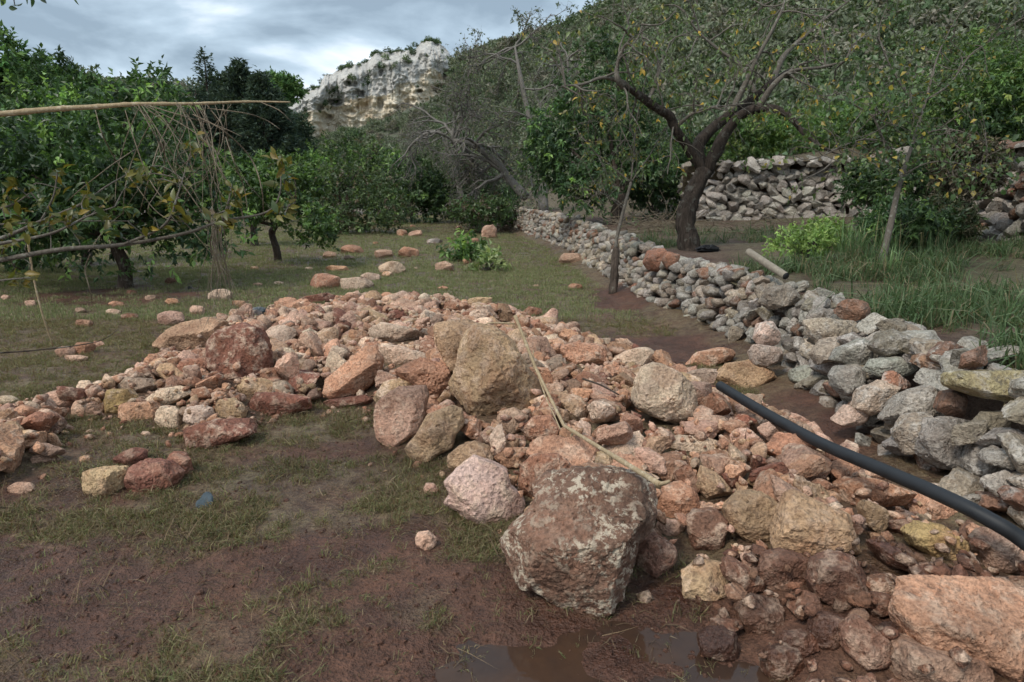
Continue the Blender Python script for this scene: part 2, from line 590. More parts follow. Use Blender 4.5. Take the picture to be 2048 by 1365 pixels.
front = [(1640, 1420), (1500, 1330), (1420, 1220), (1370, 1140), (1250, 1110), (1050, 1050), (905, 970), (815, 905), (750, 830), (640, 805),
         (560, 825), (500, 865), (385, 900), (320, 860), (240, 835), (130, 840), (95, 930), (0, 985), (-90, 1000)]
back = [(-90, 815), (0, 808), (70, 795), (190, 760), (290, 715), (330, 680), (420, 640), (520, 618), (640, 605), (760, 598), (900, 600),
        (1050, 622), (1150, 660), (1260, 700), (1340, 720), (1430, 765), (1520, 790), (1600, 830), (1690, 890), (1780, 960), (1900, 1020),
        (2060, 1090), (2300, 1190), (2300, 1500)]
HEAP = np.array([gpt(*p)[:2] for p in front] + [gpt(*p, z=.13)[:2] for p in back])
GX0, GY0, GR = -7.0, 1.0, 0.025
GNX, GNY = int(10.5 / GR), int(11.5 / GR)
gx = GX0 + np.arange(GNX) * GR; gy = GY0 + np.arange(GNY) * GR
GXX, GYY = np.meshgrid(gx, gy, indexing='ij')


def in_poly(x, y, poly):
    x = np.asarray(x); ins = np.zeros(x.shape, bool)
    n = len(poly)
    for i in range(n):
        x1, y1 = poly[i]; x2, y2 = poly[(i + 1) % n]
        c = ((y1 > y) != (y2 > y)) & (x < (x2 - x1) * (y - y1) / (y2 - y1 + 1e-12) + x1)
        ins ^= c
    return ins


def poly_dist(x, y, poly):
    d = np.full(np.shape(x), 1e9)
    n = len(poly)
    for i in range(n):
        a = poly[i]; b = poly[(i + 1) % n]; ab = b - a
        t = np.clip(((x - a[0]) * ab[0] + (y - a[1]) * ab[1]) / (ab @ ab + 1e-12), 0, 1)
        d = np.minimum(d, np.hypot(x - a[0] - t * ab[0], y - a[1] - t * ab[1]))
    return d


_ins = in_poly(GXX, GYY, HEAP)
_d = poly_dist(GXX, GYY, HEAP)
HEAPH = np.where(_ins, 0.19 * (1 - np.exp(-_d / 0.4)) * (1 + 0.25 * fbm2(GXX, GYY, 1.2, 3, 9)), 0)
BASE = np.where(GXX < xW(GYY), z_field(GXX, GYY), 0.0)
SURF = BASE + HEAPH                 # running top surface while rocks are laid


def samp(A, x, y):
    i = np.clip(((np.asarray(x) - GX0) / GR).astype(int), 0, GNX - 1)
    j = np.clip(((np.asarray(y) - GY0) / GR).astype(int), 0, GNY - 1)
    return A[i, j]


def surf0(x, y):
    x, y = float(x), float(y)
    if GX0 < x < GX0 + GNX * GR - .1 and GY0 < y < GY0 + GNY * GR - .1:
        h = float(samp(BASE + HEAPH, x, y))
    else: h = float(z_field(np.array(x), np.array(y)))
    if x > xW(y): h = float(z_terr(np.array(x), np.array(y)))
    return h


_BH = BASE + HEAPH


def hit(px, py, terrace=True):
    """first ground point seen through a photo pixel"""
    r = ray(px, py); t = 1.2
    while t < 90:
        p = CAM + r * t
        x, y = p[0], p[1]
        if terrace and x > xW(y): h = float(z_terr(np.array(x), np.array(y)))
        elif GX0 < x < GX0 + 10.4 and GY0 < y < GY0 + 11.4: h = float(samp(_BH, x, y))
        else: h = 0.0
        if p[2] <= h: return p, t
        t += 0.012 * max(1, t / 4)
    return CAM + r * 90, 90.0


# ------------------------------------------------------------------ the field
def axis(segs):
    out = []
    for a, b, s in segs:
        n = max(1, int(round((b - a) / s))); out += list(np.linspace(a, b, n, endpoint=False))
    out.append(segs[-1][1]); return np.array(out)


MUD = [(250, 1150, 1.0, .45), (60, 1300, .7, .5), (150, 985, .5, .25), (700, 1080, .45, .25), (1420, 1290, 1.0, .6), (1000, 1330, .8, .3), (1300, 700, .8, 1.3),
       (1240, 600, .5, 1.2), (1600, 950, .5, .6), (1640, 860, .5, .6), (250, 590, 1.5, 1.3), (640, 900, .3, .2), (900, 1180, .4, .2)]
MUDW = [(gpt(a, b)[:2], rx, ry) for a, b, rx, ry in MUD]


def grass_mask(x, y):
    g = 0.74 + 0.35 * fbm2(x, y, .9, 4, 21) + 0.45 * fbm2(x, y, 3.5, 3, 22)
    for c, rx, ry in MUDW:
        q = np.hypot((x - c[0]) / rx, (y - c[1]) / ry)
        g = g - 0.68 * sstep(1.25, 0.5, q + .25 * fbm2(x, y, 2.5, 3, 31))
    g = g + 0.15 * sstep(5, 12, y)
    return np.clip(g, 0, 1)


ys = axis([(-12, 0, 2), (0, 1.2, .2), (1.2, 7, .035), (7, 12, .09), (12, 25, .35), (25, 64, 1.5)])
xo = axis([(-70, -20, 4), (-20, -9, .6), (-9, -6, .15), (-6, 0.12, .04)])      # offset from the wall foot
Yg, Xo = np.meshgrid(ys, xo, indexing='ij')
Xg = xW(Yg) + Xo
Zg = z_field(Xg, Yg)
inn = (Xg > GX0) & (Xg < GX0 + 10.4) & (Yg > GY0) & (Yg < GY0 + 11.4)
Zg = Zg + np.where(inn, samp(HEAPH, np.clip(Xg, GX0, 3), np.clip(Yg, GY0, 12)) - .01 * (samp(HEAPH, np.clip(Xg, GX0, 3), np.clip(Yg, GY0, 12)) > .02), 0)
# soil banked against the foot of the wall
Zg = Zg + 0.10 * sstep(-0.55, 0.0, Xo) * sstep(1.0, 3.0, Yg)


def grid_faces(a, b):
    i = np.arange(a - 1)[:, None] * b; j = np.arange(b - 1)[None, :]
    return np.stack([i + j, i + j + 1, i + b + j + 1, i + b + j], -1).reshape(-1, 4)


V = np.stack([Xg, Yg, Zg], -1).reshape(-1, 3)
gm = grass_mask(V[:, 0], V[:, 1])
obj_np('field', V, grid_faces(len(ys), len(xo))[:, ::-1], M_FIELD, attrs={'grass': gm}, kind='structure')

# ------------------------------------------------------------------ terrace behind the dry stone wall, and the shelf above it
ys = axis([(-6, 1, .5), (1, 12, .12), (12, 18, .2), (18, 36, .6)])
tt = np.linspace(0, 1, 60) ** 1.3
Yg, Tg = np.meshgrid(ys, tt, indexing='ij')
Xa = xW(Yg) + .12; Xb = xU(Yg) + .25
Xg = Xa + (Xb - Xa) * Tg
Zg = z_terr(Xg, Yg)
V = np.stack([Xg, Yg, Zg], -1).reshape(-1, 3)
tg = np.clip(.5 + .9 * fbm2(V[:, 0], V[:, 1], .8, 3, 41), 0, 1)
obj_np('terrace', V, grid_faces(len(ys), 60)[:, ::-1], M_TERR, attrs={'grass': tg}, kind='structure')


def z_upper(x, y):
    d = np.maximum(x - xU(y), 0)
    return z_terr(xU(y), y) - .06 + 1.38 * np.where(y < 17.25, 1.0, sstep(-.2, 4, d)) + 0.10 * d + .05 * fbm2(x, y, .6, 3, 6) * sstep(0, .5, d)


dd = np.array([-.1, .12, .3, .6, 1, 1.6, 2.5, 4, 6, 9, 13, 18, 24, 32])
ys = axis([(-6, 16, .5), (16, 18, .1), (18, 60, 1)])
Yg, Dg = np.meshgrid(ys, dd, indexing='ij')
Xg = xU(Yg) + Dg; Zg = z_upper(Xg, Yg)
V = np.stack([Xg, Yg, Zg], -1).reshape(-1, 3)
obj_np('upper_terrace', V, grid_faces(len(ys), len(dd))[:, ::-1], M_TERR, attrs={'grass': np.full(len(V), .7)}, kind='structure')

# ------------------------------------------------------------------ valley sides (one sheet to the horizon)
#            px     elev   ridgeR footR
HILL_T = np.array([(-3000, .12, 380, 120), (-600, .13, 360, 110), (0, .125, 350, 120), (200, .148, 350, 120), (400, .138, 350, 120), (560, .128, 340, 120),
                   (620, .075, 236, 105), (760, .098, 236, 95), (880, .13, 236, 85), (925, .168, 232, 75), (1000, .188, 220, 62), (1100, .203, 205, 50),
                   (1250, .243, 185, 36), (1500, .32, 150, 27), (2048, .40, 125, 25), (2600, .42, 115, 24), (5000, .35, 140, 30)])
_HA = (HILL_T[:, 0] - 1024) / F / 1.06


def z_hill(x, y):
    x = np.asarray(x, float); y = np.asarray(y, float)
    r = np.hypot(x, y); az = np.arctan2(x, np.maximum(y, -1e9))
    A = np.arctan(_HA)
    el = np.interp(az, A, HILL_T[:, 1]); R = np.interp(az, A, HILL_T[:, 2]); r0 = np.interp(az, A, HILL_T[:, 3])
    cz = np.cos(np.clip(az, -1.2, 1.2))
    t = (r - r0) / (R - r0)
    top = el * R * cz + CAMH
    z = top * np.where(t < 1, sstep(-0.12, 1.12, t) * .35 + .65 * np.clip(t, 0, 1) ** 1.15, 1 + .0 * t)
    z = np.where(t > 1, top + (r - R) * .02, z)
    z = z + 1.3 * fbm2(x, y, .03, 4, 51) * sstep(0.05, .5, t)
    return np.where(t < 0.0, -0.4, np.maximum(z, -0.4))


NA, NR = 420, 115
azs = np.linspace(-math.pi, math.pi, NA)
azs = np.sign(azs) * (np.abs(azs) / math.pi) ** 1.6 * math.pi
rs = np.geomspace(9, 900, NR)
Ag, Rg = np.meshgrid(azs, rs, indexing='ij')
Xg, Yg = np.sin(Ag) * Rg, np.cos(Ag) * Rg
Zg = z_hill(Xg, Yg)
V = np.stack([Xg, Yg, Zg], -1).reshape(-1, 3)
obj_np('hillside', V, grid_faces(NA, NR), M_HILL, attrs={'grass': np.clip(.5 + .8 * fbm2(V[:, 0], V[:, 1], .05, 3, 61), 0, 1)}, kind='structure')
print('terrain', round(time.time() - T0, 1))

# ------------------------------------------------------------------ limestone cliff across the valley
def interp_px(tbl, x):
    t = np.array(tbl, float); return np.interp(x, t[:, 0], t[:, 1])


C_TOP = [(575, 215), (590, 208), (606, 188), (625, 180), (640, 172), (650, 150), (668, 146), (690, 136), (735, 124), (748, 108), (800, 104), (830, 100), (842, 84),
         (870, 84), (892, 98), (903, 112), (912, 135), (925, 165)]
C_BOT = [(575, 262), (640, 290), (700, 280), (760, 270), (850, 245), (925, 225)]
CU, CV = 270, 155
DCL = 240.0
pxs = np.linspace(577, 922, CU)
top = interp_px(C_TOP, pxs) + 2.2 * fbm2(pxs, pxs * 0, .11, 4, 71); bot = interp_px(C_BOT, pxs)
vv = np.linspace(0, 1, CV)
PX, VV = np.meshgrid(pxs, vv, indexing='ij')
PY = bot[:, None] + (top - bot)[:, None] * VV
# depth relief of the face in metres (+ = towards the viewer)
sx = (PX - 577) * DCL / F; sz = -(PY - 290) * DCL / F
rel = 7.0 * fbm2(sx, sz * .3, .045, 4, 72)                       # buttresses
rel += 2.4 * fbm2(sx, sz * .35, .22, 4, 73)
rel += 1.1 * np.abs(fbm2(sx, sz, .5, 4, 74)) + .5 * fbm2(sx, sz, 1.2, 3, 70)
rel += 2.6 * np.floor(3.2 * fbm2(sx, sz * .5, .10, 2, 79)) / 3.2 + 1.2 * np.floor(3 * fbm2(sx, sz, .3, 2, 80)) / 3
lower = sstep(.66, .42, VV + .10 * fbm2(sx, sz, .12, 4, 75))    # undercut soft beds below the hard cap
rel -= 1.8 * lower
rel += .55 * np.sin(sz * 2.3 + 2 * fbm2(sx, sz, .1, 2, 76)) * lower * (.5 + .5 * VV)
for (cx, cy, rx, ry, dp) in [(636, 213, 12, 9, 4.5), (668, 205, 16, 8, 4), (718, 187, 13, 8, 5), (762, 145, 5, 7, 2.5), (838, 183, 7, 4, 4), (884, 178, 24, 11, 8), (893, 152, 9, 12, 6), (792, 214, 8, 6, 4),
                             (782, 235, 20, 8, 4), (700, 168, 14, 7, 3), (845, 222, 15, 9, 4), (760, 205, 9, 12, 3), (650, 235, 15, 10, 3), (700, 225, 16, 8, 2.5)]:
    q = np.hypot((PX - cx) / rx, (PY - cy) / ry) + .35 * fbm2(sx, sz, .5, 3, 77)
    rel -= dp * sstep(1.1, .5, q)
for cxk in (655, 676, 716, 781, 803, 868, 733):                       # vertical fissures
    q = np.abs(PX - cxk - 5 * fbm2(sz, sz * 0, .12, 3, cxk)) / 1.6
    rel -= 1.1 * sstep(1.4, 0.1, q) * sstep(.25, .5, VV)
edge = sstep(0, .05, VV) * sstep(1, .9, VV)
dep = DCL + 26 * ((PX - 577) / 345) ** 2 - rel + 10 * sstep(.8, 1.0, VV) ** 2
U_, V_ = (PX - 1024) / F, (682.5 - PY) / F
V = CAM + dep[..., None] * (RIGHT * U_[..., None] + UP * V_[..., None] + FWD)
# the top of the rock runs back onto the plateau
rows = [V]
for back_, drop in ((12, .3), (30, 0.6), (70, 3.0), (140, 9)):
    r = V[:, -1:, :] + np.array([0, back_, 0])[None, None]; r[..., 2] = V[:, -1:, 2] - drop + .8 * fbm2(r[..., 0], r[..., 1], .2, 3, 78)
    rows.append(r)
V = np.concatenate(rows, 1)
CVV = V.shape[1]
tone = np.concatenate([lower, np.zeros((CU, CVV - CV))], 1)
m, N, L, B = new_mat('cliff_limestone')
geo = nd(N, 'ShaderNodeNewGeometry'); P = geo.outputs['Position']
mp = nd(N, 'ShaderNodeMapping'); mp.inputs['Scale'].default_value = (1, 1, .5); L.new(P, mp.inputs['Vector'])
mpb = nd(N, 'ShaderNodeMapping'); mpb.inputs['Scale'].default_value = (.12, .12, 1.1); L.new(P, mpb.inputs['Vector'])
n1 = noise_node(N, L, .45, 7, .65, mp.outputs[0], .5); n2 = noise_node(N, L, 1.6, 6, .7, P); nb = noise_node(N, L, 1.0, 5, .6, mpb.outputs[0]); n3 = noise_node(N, L, .12, 4, .5, P)
att = nd(N, 'ShaderNodeAttribute', attribute_name='grass')
grey = mixc(N, L, maprange(N, L, n1, .36, .62), (.36, .35, .33), (.58, .56, .515))
crm = mixc(N, L, maprange(N, L, nb, .38, .62), (.60, .51, .38), (.76, .69, .56))
crm = mixc(N, L, maprange(N, L, n3, .52, .66, 0, .55), crm, (.56, .38, .21))
fac = maprange(N, L, math_node(N, L, 'ADD', att.outputs['Fac'], math_node(N, L, 'MULTIPLY', math_node(N, L, 'SUBTRACT', n1, .5), 1.2)), .35, .6)
c = mixc(N, L, fac, grey, crm)
c = mixc(N, L, maprange(N, L, n2, .6, .68, 0, .3), c, (.2, .19, .17))
L.new(c, B.inputs['Base Color']); B.inputs['Roughness'].default_value = .95; B.inputs['Specular IOR Level'].default_value = .1
bump(N, L, B, [(n2, 1.0), (n1, 1.0)], .5, .5)
M_CLIFF = m
obj_np('cliff', V.reshape(-1, 3), grid_faces(CU, CVV)[:, ::-1], M_CLIFF, attrs={'grass': tone.reshape(-1)}, kind='structure',
       label='tall grey and cream limestone cliff with hollows across the valley')

# ================================================================== rocks
def ico(sub):
    bm = bmesh.new(); bmesh.ops.create_icosphere(bm, subdivisions=sub, radius=1)
    bm.verts.ensure_lookup_table()
    v = np.array([x.co[:] for x in bm.verts]); f = np.array([[w.index for w in x.verts] for x in bm.faces], np.int32)
    bm.free(); return unit(v), f


ICO = {k: ico(k) for k in (1, 2, 3, 4, 5, 6)}


def rock_detail(d, seed, amp=1.0, fine=False):
    """relative radial relief of a pitted, fractured limestone surface"""
    q = d * 1.0 + seed * 3.1
    r = .04 * fbm(q * 1.5, 2, seed)
    rid = fbm(q * 2.3, 3, seed + 5)
    r -= .06 * sstep(.09, .0, np.abs(rid))                       # cracks
    st = fbm(q * 2.0, 2, seed + 7)
    r += .10 * (np.floor(st * 4) / 4 - st * .55)                 # broken ledges
    r += .022 * (.4 - np.abs(fbm(q * 6.5, 3, seed + 9)))
    pit = fbm(q * 4.5, 2, seed + 13)
    r -= .05 * sstep(.3, .6, pit)
    if fine: r += .018 * (.4 - np.abs(fbm(q * 15, 3, seed + 19)))
    return r * amp


def unit_rock(seed, sub, nplanes=9, p=26, amp=1.0):
    rng = np.random.default_rng(seed)
    d, f = ICO[sub]
    nrm = rnd_dir(rng, nplanes)
    nrm = np.concatenate([nrm, -nrm[:3] + .3 * rng.normal(size=(3, 3))]); nrm = unit(nrm)
    h = rng.uniform(.42, .95, len(nrm))
    g = np.maximum(d @ nrm.T, 0) / h
    r = (np.sum(g ** p, 1) + (.8) ** p) ** (-1 / p)
    r = r * (1 + rock_detail(d, seed, amp))
    v = d * r[:, None]
    v -= (v.max(0) + v.min(0)) / 2
    return v / np.abs(v).max(0), f


NROCK = 26
ROCKV = [unit_rock(100 + k, 4, 5 + k % 5, 45 + 5 * (k % 6)) for k in range(NROCK)]
ROCKM = [mesh_np('rock', v, f, M_ROCK, sharp=24) for v, f in ROCKV]
WROCKM = [mesh_np('stone', v, f, M_WALL, sharp=24) for v, f in ROCKV]
ROCKS = [unit_rock(200 + k, 2, 5 + k % 4, 40, .6) for k in range(16)]
CHIPS = [unit_rock(400 + k, 1, 5 + k % 3, 40, .3) for k in range(10)]
ROCK3 = [unit_rock(300 + k, 3, 5 + k % 4, 40, .8) for k in range(12)]

PAL = {'cream': (.62, .455, .33), 'tan': (.46, .30, .18), 'yellow': (.45, .31, .14), 'orange': (.50, .275, .17), 'pink': (.52, .325, .235), 'rust': (.37, .185, .115),
       'red': (.21, .09, .062), 'brown': (.21, .115, .075), 'wet': (.095, .046, .031), 'pale': (.53, .385, .30), 'grey': (.32, .29, .25), 'slate': (.10, .12, .13), 'stone': (.36, .295, .225), 'moss': (.35, .29, .16),
       'muddy': (.16, .08, .052)}


def tone(c, rng, j=.12):
    b = np.array(PAL[c]); b = b * (1 + rng.normal() * j) * (1 + rng.normal(size=3) * .02)
    return np.clip(b, .02, .75)


KEYLAB = []
KEYS = []          # (centre px, radius px, depth)


def zm(z, pts):
    ox, oy, s = z
    return [(ox + x / s, oy + y / s) for x, y in pts]


def bbox_outline(b, seed):
    rng = np.random.default_rng(seed)
    x0, y0, x1, y1 = b; n = 9
    th = np.sort(np.linspace(0, 2 * np.pi, n, endpoint=False) + rng.uniform(-.25, .25, n))
    rr = rng.uniform(.86, 1.06, n)
    c, s = np.cos(th), np.sin(th)
    k = (np.abs(c) ** 2.8 + np.abs(s) ** 2.8) ** (-1 / 2.8)
    return [((x0 + x1) / 2 + (x1 - x0) / 2 * rr[i] * k[i] * c[i], (y0 + y1) / 2 + (y1 - y0) / 2 * rr[i] * k[i] * s[i]) for i in range(n)]


def boulder(name, label, cat, outline, col, seed, D=.85, sub=5, mat=None, wet=0.0, depth=None, group=None, key=True, amp=1.0, parent=None, shift=.25, facets=5, lift=0.0, cuts=()):
    """a rock whose silhouette follows the traced outline, with its own depth, standing on the ground it is seen on"""
    O = np.array(outline, float)
    x0, y0 = O.min(0); x1, y1 = O.max(0); cx, cy = (x0 + x1) / 2, (y0 + y1) / 2
    if depth is None:
        p, depth = hit(cx, y1 - shift * (y1 - y0))
    rng = np.random.default_rng(seed)
    C = at(cx, cy - lift, depth)
    loc = (O - [cx, cy]) * depth / F * [1, -1]
    R0 = np.sqrt(((x1 - x0) * (y1 - y0))) / 2 * depth / F
    C = C + FWD * R0 * D * .25
    # polar outline
    th = np.arctan2(loc[:, 1], loc[:, 0]); rad = np.hypot(loc[:, 0], loc[:, 1])
    # dense resample of the polygon edges so that straight sides stay straight
    Q = np.concatenate([loc[i] + (loc[(i + 1) % len(loc)] - loc[i]) * np.linspace(0, 1, 12, endpoint=False)[:, None] for i in range(len(loc))])
    tq = np.arctan2(Q[:, 1], Q[:, 0]); rq = np.hypot(Q[:, 0], Q[:, 1])
    o = np.argsort(tq); tq, rq = tq[o], rq[o]
    tq = np.concatenate([tq - 2 * np.pi, tq, tq + 2 * np.pi]); rq = np.concatenate([rq] * 3)
    big_ = max(x1 - x0, y1 - y0)
    sub = min(sub, 6 if big_ > 210 else (5 if big_ > 75 else 4))
    d, f = ICO[sub]
    phi = np.arctan2(d[:, 1], d[:, 0]); inp = np.hypot(d[:, 0], d[:, 1]); w = np.abs(d[:, 2])
    Rp = np.interp(phi, tq, rq) * 1.06
    pw = 3.6
    r = ((inp / Rp) ** pw + (w / (R0 * D)) ** pw) ** (-1 / pw)
    # chiselled facets facing the viewer and the sky
    nr = rnd_dir(rng, facets + 4) * [1, 1, 1.4]; nr[:facets, 2] = -np.abs(nr[:facets, 2]); nr = unit(nr); nr[:, 2] = np.sign(nr[:, 2]) * np.maximum(np.abs(nr[:, 2]), .55); nr = unit(nr)
    planes = [(unit(np.array(c_[:3], float)), c_[3]) for c_ in cuts] + [(n_, rng.uniform(.70, .93)) for n_ in (nr if not cuts else nr[facets - 2:])]
    for n_, hf_ in planes:
        # support of the body in that direction
        pts = d * r[:, None]; s_ = (pts @ n_).max()
        hgt = s_ * hf_
        g = np.maximum(d @ n_, 1e-6)
        lim = hgt / g
        k = 60
        r = np.where(d @ n_ > 0, ((1 / r) ** k + (1 / lim) ** k) ** (-1 / k), r)
    r = r * (1 + rock_detail(d, seed, .8 * amp, sub >= 5))
    v = d * r[:, None]
    # camera-facing frame: x right, y up, z away from the viewer
    Wv = v[:, :1] * RIGHT + v[:, 1:2] * UP + v[:, 2:3] * FWD
    mat = mat or M_ROCK
    wv = Wv + C
    o = obj_np(name, wv, f, mat, parent, base=None if parent is not None else C, label=label, cat=cat if parent is None else None, group=group)
    o.data.set_sharp_from_angle(angle=math.radians(26))
    o.color = (*col, 1 - wet)
    if key: KEYLAB.append(label)
    if key: KEYS.append((cx, cy, (x1 - x0) / 2, (y1 - y0) / 2, depth, O))
    stamp(wv)
    return o


def stamp(wv):
    i = ((wv[:, 0] - GX0) / GR).astype(int); j = ((wv[:, 1] - GY0) / GR).astype(int)
    ok = (i >= 0) & (j >= 0) & (i < GNX) & (j < GNY)
    np.maximum.at(SURF, (i[ok], j[ok]), wv[ok, 2])


Z7 = (560, 560, 2.527); ZA = (700, 860, 2.703); ZR = (1300, 700, 2.052); Z8 = (1100, 400, 2.160); ZL = (0, 560, 1.696); ZF = (450, 300, 2.56)
crng = np.random.default_rng(4)
HEAPG = 'boulders of the flood rubble heap'


def K(label, z, pts, col, name='boulder', cat='boulder', **kw):
    K.n += 1
    if len(pts) == 4 and not isinstance(pts[0], tuple):
        pts = bbox_outline(pts, 900 + K.n)
    return boulder(name, label, cat, zm(z, pts), tone(col, crng, .05), 500 + K.n, **kw)


K.n = 0
# --- the great blocks
K('largest upright tan boulder crowning the rubble heap', Z7, [(975, 225), (1090, 250), (1180, 330), (1230, 420), (1310, 520), (1325, 570), (1290, 690), (1110, 715),
  (1000, 690), (930, 630), (870, 590), (845, 530), (890, 440), (900, 330), (940, 260)], 'tan', sub=6, D=.95, shift=.12, group=HEAPG, amp=.85, cuts=[(-.55, .15, -.8, .66), (.75, .1, -.65, .72), (.1, .9, -.4, .84), (.1, -.5, -.85, .74)])
K('tan boulder leaning behind the upright tan boulder', Z7, [(790, 240), (860, 205), (950, 210), (1050, 250), (1050, 380), (960, 520), (870, 500), (820, 390), (790, 320)], 'tan', shift=-.1, group=HEAPG)
K('brown boulder with cream lichen patches standing in the puddle', ZA, [(830, 670), (870, 590), (960, 520), (1020, 430), (1000, 360), (1090, 290), (1200, 260), (1400, 250), (1650, 280), (1695, 320),
  (1680, 420), (1640, 540), (1540, 620), (1510, 720), (1470, 900), (1400, 950), (1240, 990), (1180, 965), (1060, 890), (930, 840), (870, 770)], 'brown', sub=6, D=1.0, mat=M_LICH, shift=.05, amp=.85, cuts=[(-.05, .72, -.7, .56), (-.25, -.45, -.85, .66), (.75, -.25, -.6, .74), (-.8, .1, -.6, .8)])
K('pale pinkish grey rough boulder left of the lichen spotted boulder', Z7, [(820, 1140), (865, 1090), (830, 1025), (890, 970), (980, 905), (1060, 930), (1140, 970), (1160, 1050), (1220, 1100), (1240, 1170),
  (1130, 1220), (1000, 1245), (930, 1210), (900, 1170)], 'pale', sub=6, D=.8, shift=.08, amp=.62, cuts=[(.05, .45, -.9, .62), (-.5, -.3, -.8, .74), (.6, -.2, -.75, .76)])
K('pink and white pitted boulder at the front edge below the tan boulder', Z7, [(470, 650), (510, 600), (590, 550), (720, 545), (735, 590), (715, 720), (690, 790), (570, 850), (510, 810), (470, 740)], 'pink', shift=.1, group=HEAPG, cuts=[(-.1, .1, -1, .66), (.1, .85, -.5, .8), (-.7, .0, -.7, .8), (.7, -.1, -.7, .84)])
K('tan block wedged beneath the pink and white pitted boulder', Z7, [(635, 850), (690, 780), (740, 690), (860, 640), (915, 660), (920, 740), (880, 790), (870, 840), (740, 920), (700, 920), (650, 880)], 'tan', shift=.1, group=HEAPG)
K('tan rock peeking out behind the pink and white pitted boulder', Z7, [(470, 600), (520, 520), (600, 500), (670, 530), (640, 600), (500, 640)], 'tan', shift=0, group=HEAPG)
K('rust brown hollowed boulder touching the upright tan boulder on its left', Z7, [(590, 460), (640, 430), (720, 395), (800, 390), (850, 440), (870, 520), (840, 590), (770, 595), (690, 560), (640, 520)], 'rust', shift=.05, group=HEAPG, amp=1.5)
K('cream flat boulder above the rust brown hollowed boulder', Z7, [(490, 330), (600, 335), (720, 370), (770, 400), (640, 440), (560, 450), (510, 410)], 'cream', group=HEAPG)
K('long cream boulder lying behind the heap of middle rocks', Z7, [(430, 250), (520, 215), (640, 240), (760, 250), (775, 280), (720, 315), (600, 325), (450, 305)], 'cream', group=HEAPG)
K('long orange and red boulder tilted up to the right beside the dark slab', Z7, [(220, 590), (240, 500), (330, 420), (420, 345), (500, 340), (515, 400), (480, 500), (410, 570), (300, 610)], 'orange', shift=.12, group=HEAPG, cuts=[(-.3, .45, -.85, .66), (.5, -.5, -.7, .72), (.8, .3, -.5, .85)])
K('low dark red slab at the front edge of the heap', Z7, [(190, 632), (240, 608), (430, 583), (475, 610), (450, 642), (340, 658), (230, 655)], 'red', shift=.2, group=HEAPG)
K('tan rock topped with moss behind the pale pinkish boulder', Z7, [(850, 890), (900, 850), (980, 820), (1050, 850), (1080, 900), (1080, 960), (980, 960), (900, 980), (860, 980)], 'tan', shift=.1, group=HEAPG)
K('round red brown boulder under the broken cane', Z7, [(1220, 760), (1290, 690), (1370, 690), (1415, 750), (1410, 810), (1350, 850), (1270, 830)], 'rust', group=HEAPG)
K('orange brown boulder behind the lichen spotted boulder', Z7, [(1220, 950), (1290, 890), (1400, 880), (1470, 940), (1490, 1010), (1400, 1100), (1290, 1120), (1240, 1140), (1205, 1060)], 'rust', group=HEAPG)
K('flat orange rock with a dark hollow beneath it', Z7, [(1085, 900), (1160, 850), (1300, 850), (1310, 890), (1230, 960), (1130, 950)], 'orange', group=HEAPG, amp=1.3)
K('wide orange pink boulder at the right end of the heap crest', Z7, [(1390, 340), (1500, 318), (1640, 330), (1690, 390), (1650, 440), (1500, 445), (1400, 400)], 'orange', group=HEAPG)
K('small tan block leaning under the upright tan boulder', Z7, [(1090, 760), (1110, 670), (1180, 650), (1260, 690), (1250, 740), (1160, 790)], 'pink', group=HEAPG)
K('grey tan pointed rock upright at the crest beside the cane end', Z7, [(1095, 200), (1105, 120), (1150, 125), (1185, 180), (1180, 230), (1120, 225)], 'tan', group=HEAPG)
K('red rock at the far right tip of the heap crest', Z7, [(1230, 160), (1260, 135), (1320, 145), (1328, 170), (1290, 195), (1240, 190)], 'rust', group=HEAPG)
K('dark red rock in the middle of the heap crest', Z7, [(535, 190), (560, 155), (620, 150), (650, 180), (620, 205), (560, 205)], 'red', group=HEAPG)
K('dark red tilted slab at the left end of the heap crest', Z7, [(60, 125), (130, 85), (230, 66), (285, 80), (270, 110), (150, 130)], 'red', group=HEAPG)
K('long dark capped rock lying on the heap crest', Z7, [(800, 130), (860, 105), (960, 125), (975, 155), (900, 170), (810, 155)], 'rust', group=HEAPG)
# --- right wing
K('large pale pink and cream boulder left of the black pipe end', Z8, [(370, 870), (380, 790), (410, 735), (470, 712), (560, 750), (610, 800), (638, 880), (635, 970), (590, 990), (520, 960), (440, 930), (390, 900)], 'cream', sub=6, shift=.1, group=HEAPG, cuts=[(-.2, .6, -.75, .66), (.1, -.5, -.85, .7), (.8, .0, -.6, .8)])
K('broad tan flat topped boulder in the near right rubble', ZR, [(530, 760), (560, 690), (600, 610), (640, 603), (760, 660), (870, 700), (915, 750), (885, 790), (875, 870), (760, 860), (660, 885), (590, 850), (540, 820)], 'tan', sub=6, shift=.2, group=HEAPG, cuts=[(.1, .8, -.6, .6), (-.3, -.4, -.85, .72), (.5, -.4, -.75, .76)])
K('tan brown angular boulder left of the broad flat topped one', ZR, [(305, 650), (380, 600), (450, 583), (520, 630), (528, 730), (470, 818), (400, 785), (330, 720)], 'tan', group=HEAPG)
K('dark brown block at the water edge right of the lichen boulder', ZR, [(150, 700), (190, 665), (280, 660), (315, 700), (300, 800), (240, 845), (180, 820)], 'brown', group=HEAPG)
K('damp dark brown boulder below the broad flat topped one', ZR, [(442, 920), (480, 850), (560, 830), (640, 850), (655, 950), (610, 1015), (520, 1000), (450, 970)], 'muddy', wet=.4, group=HEAPG)
K('damp red brown domed boulder at bottom of the near rubble', ZR, [(660, 960), (690, 870), (760, 838), (850, 860), (905, 950), (890, 1030), (780, 1050), (690, 1020)], 'muddy', wet=.3, group=HEAPG)
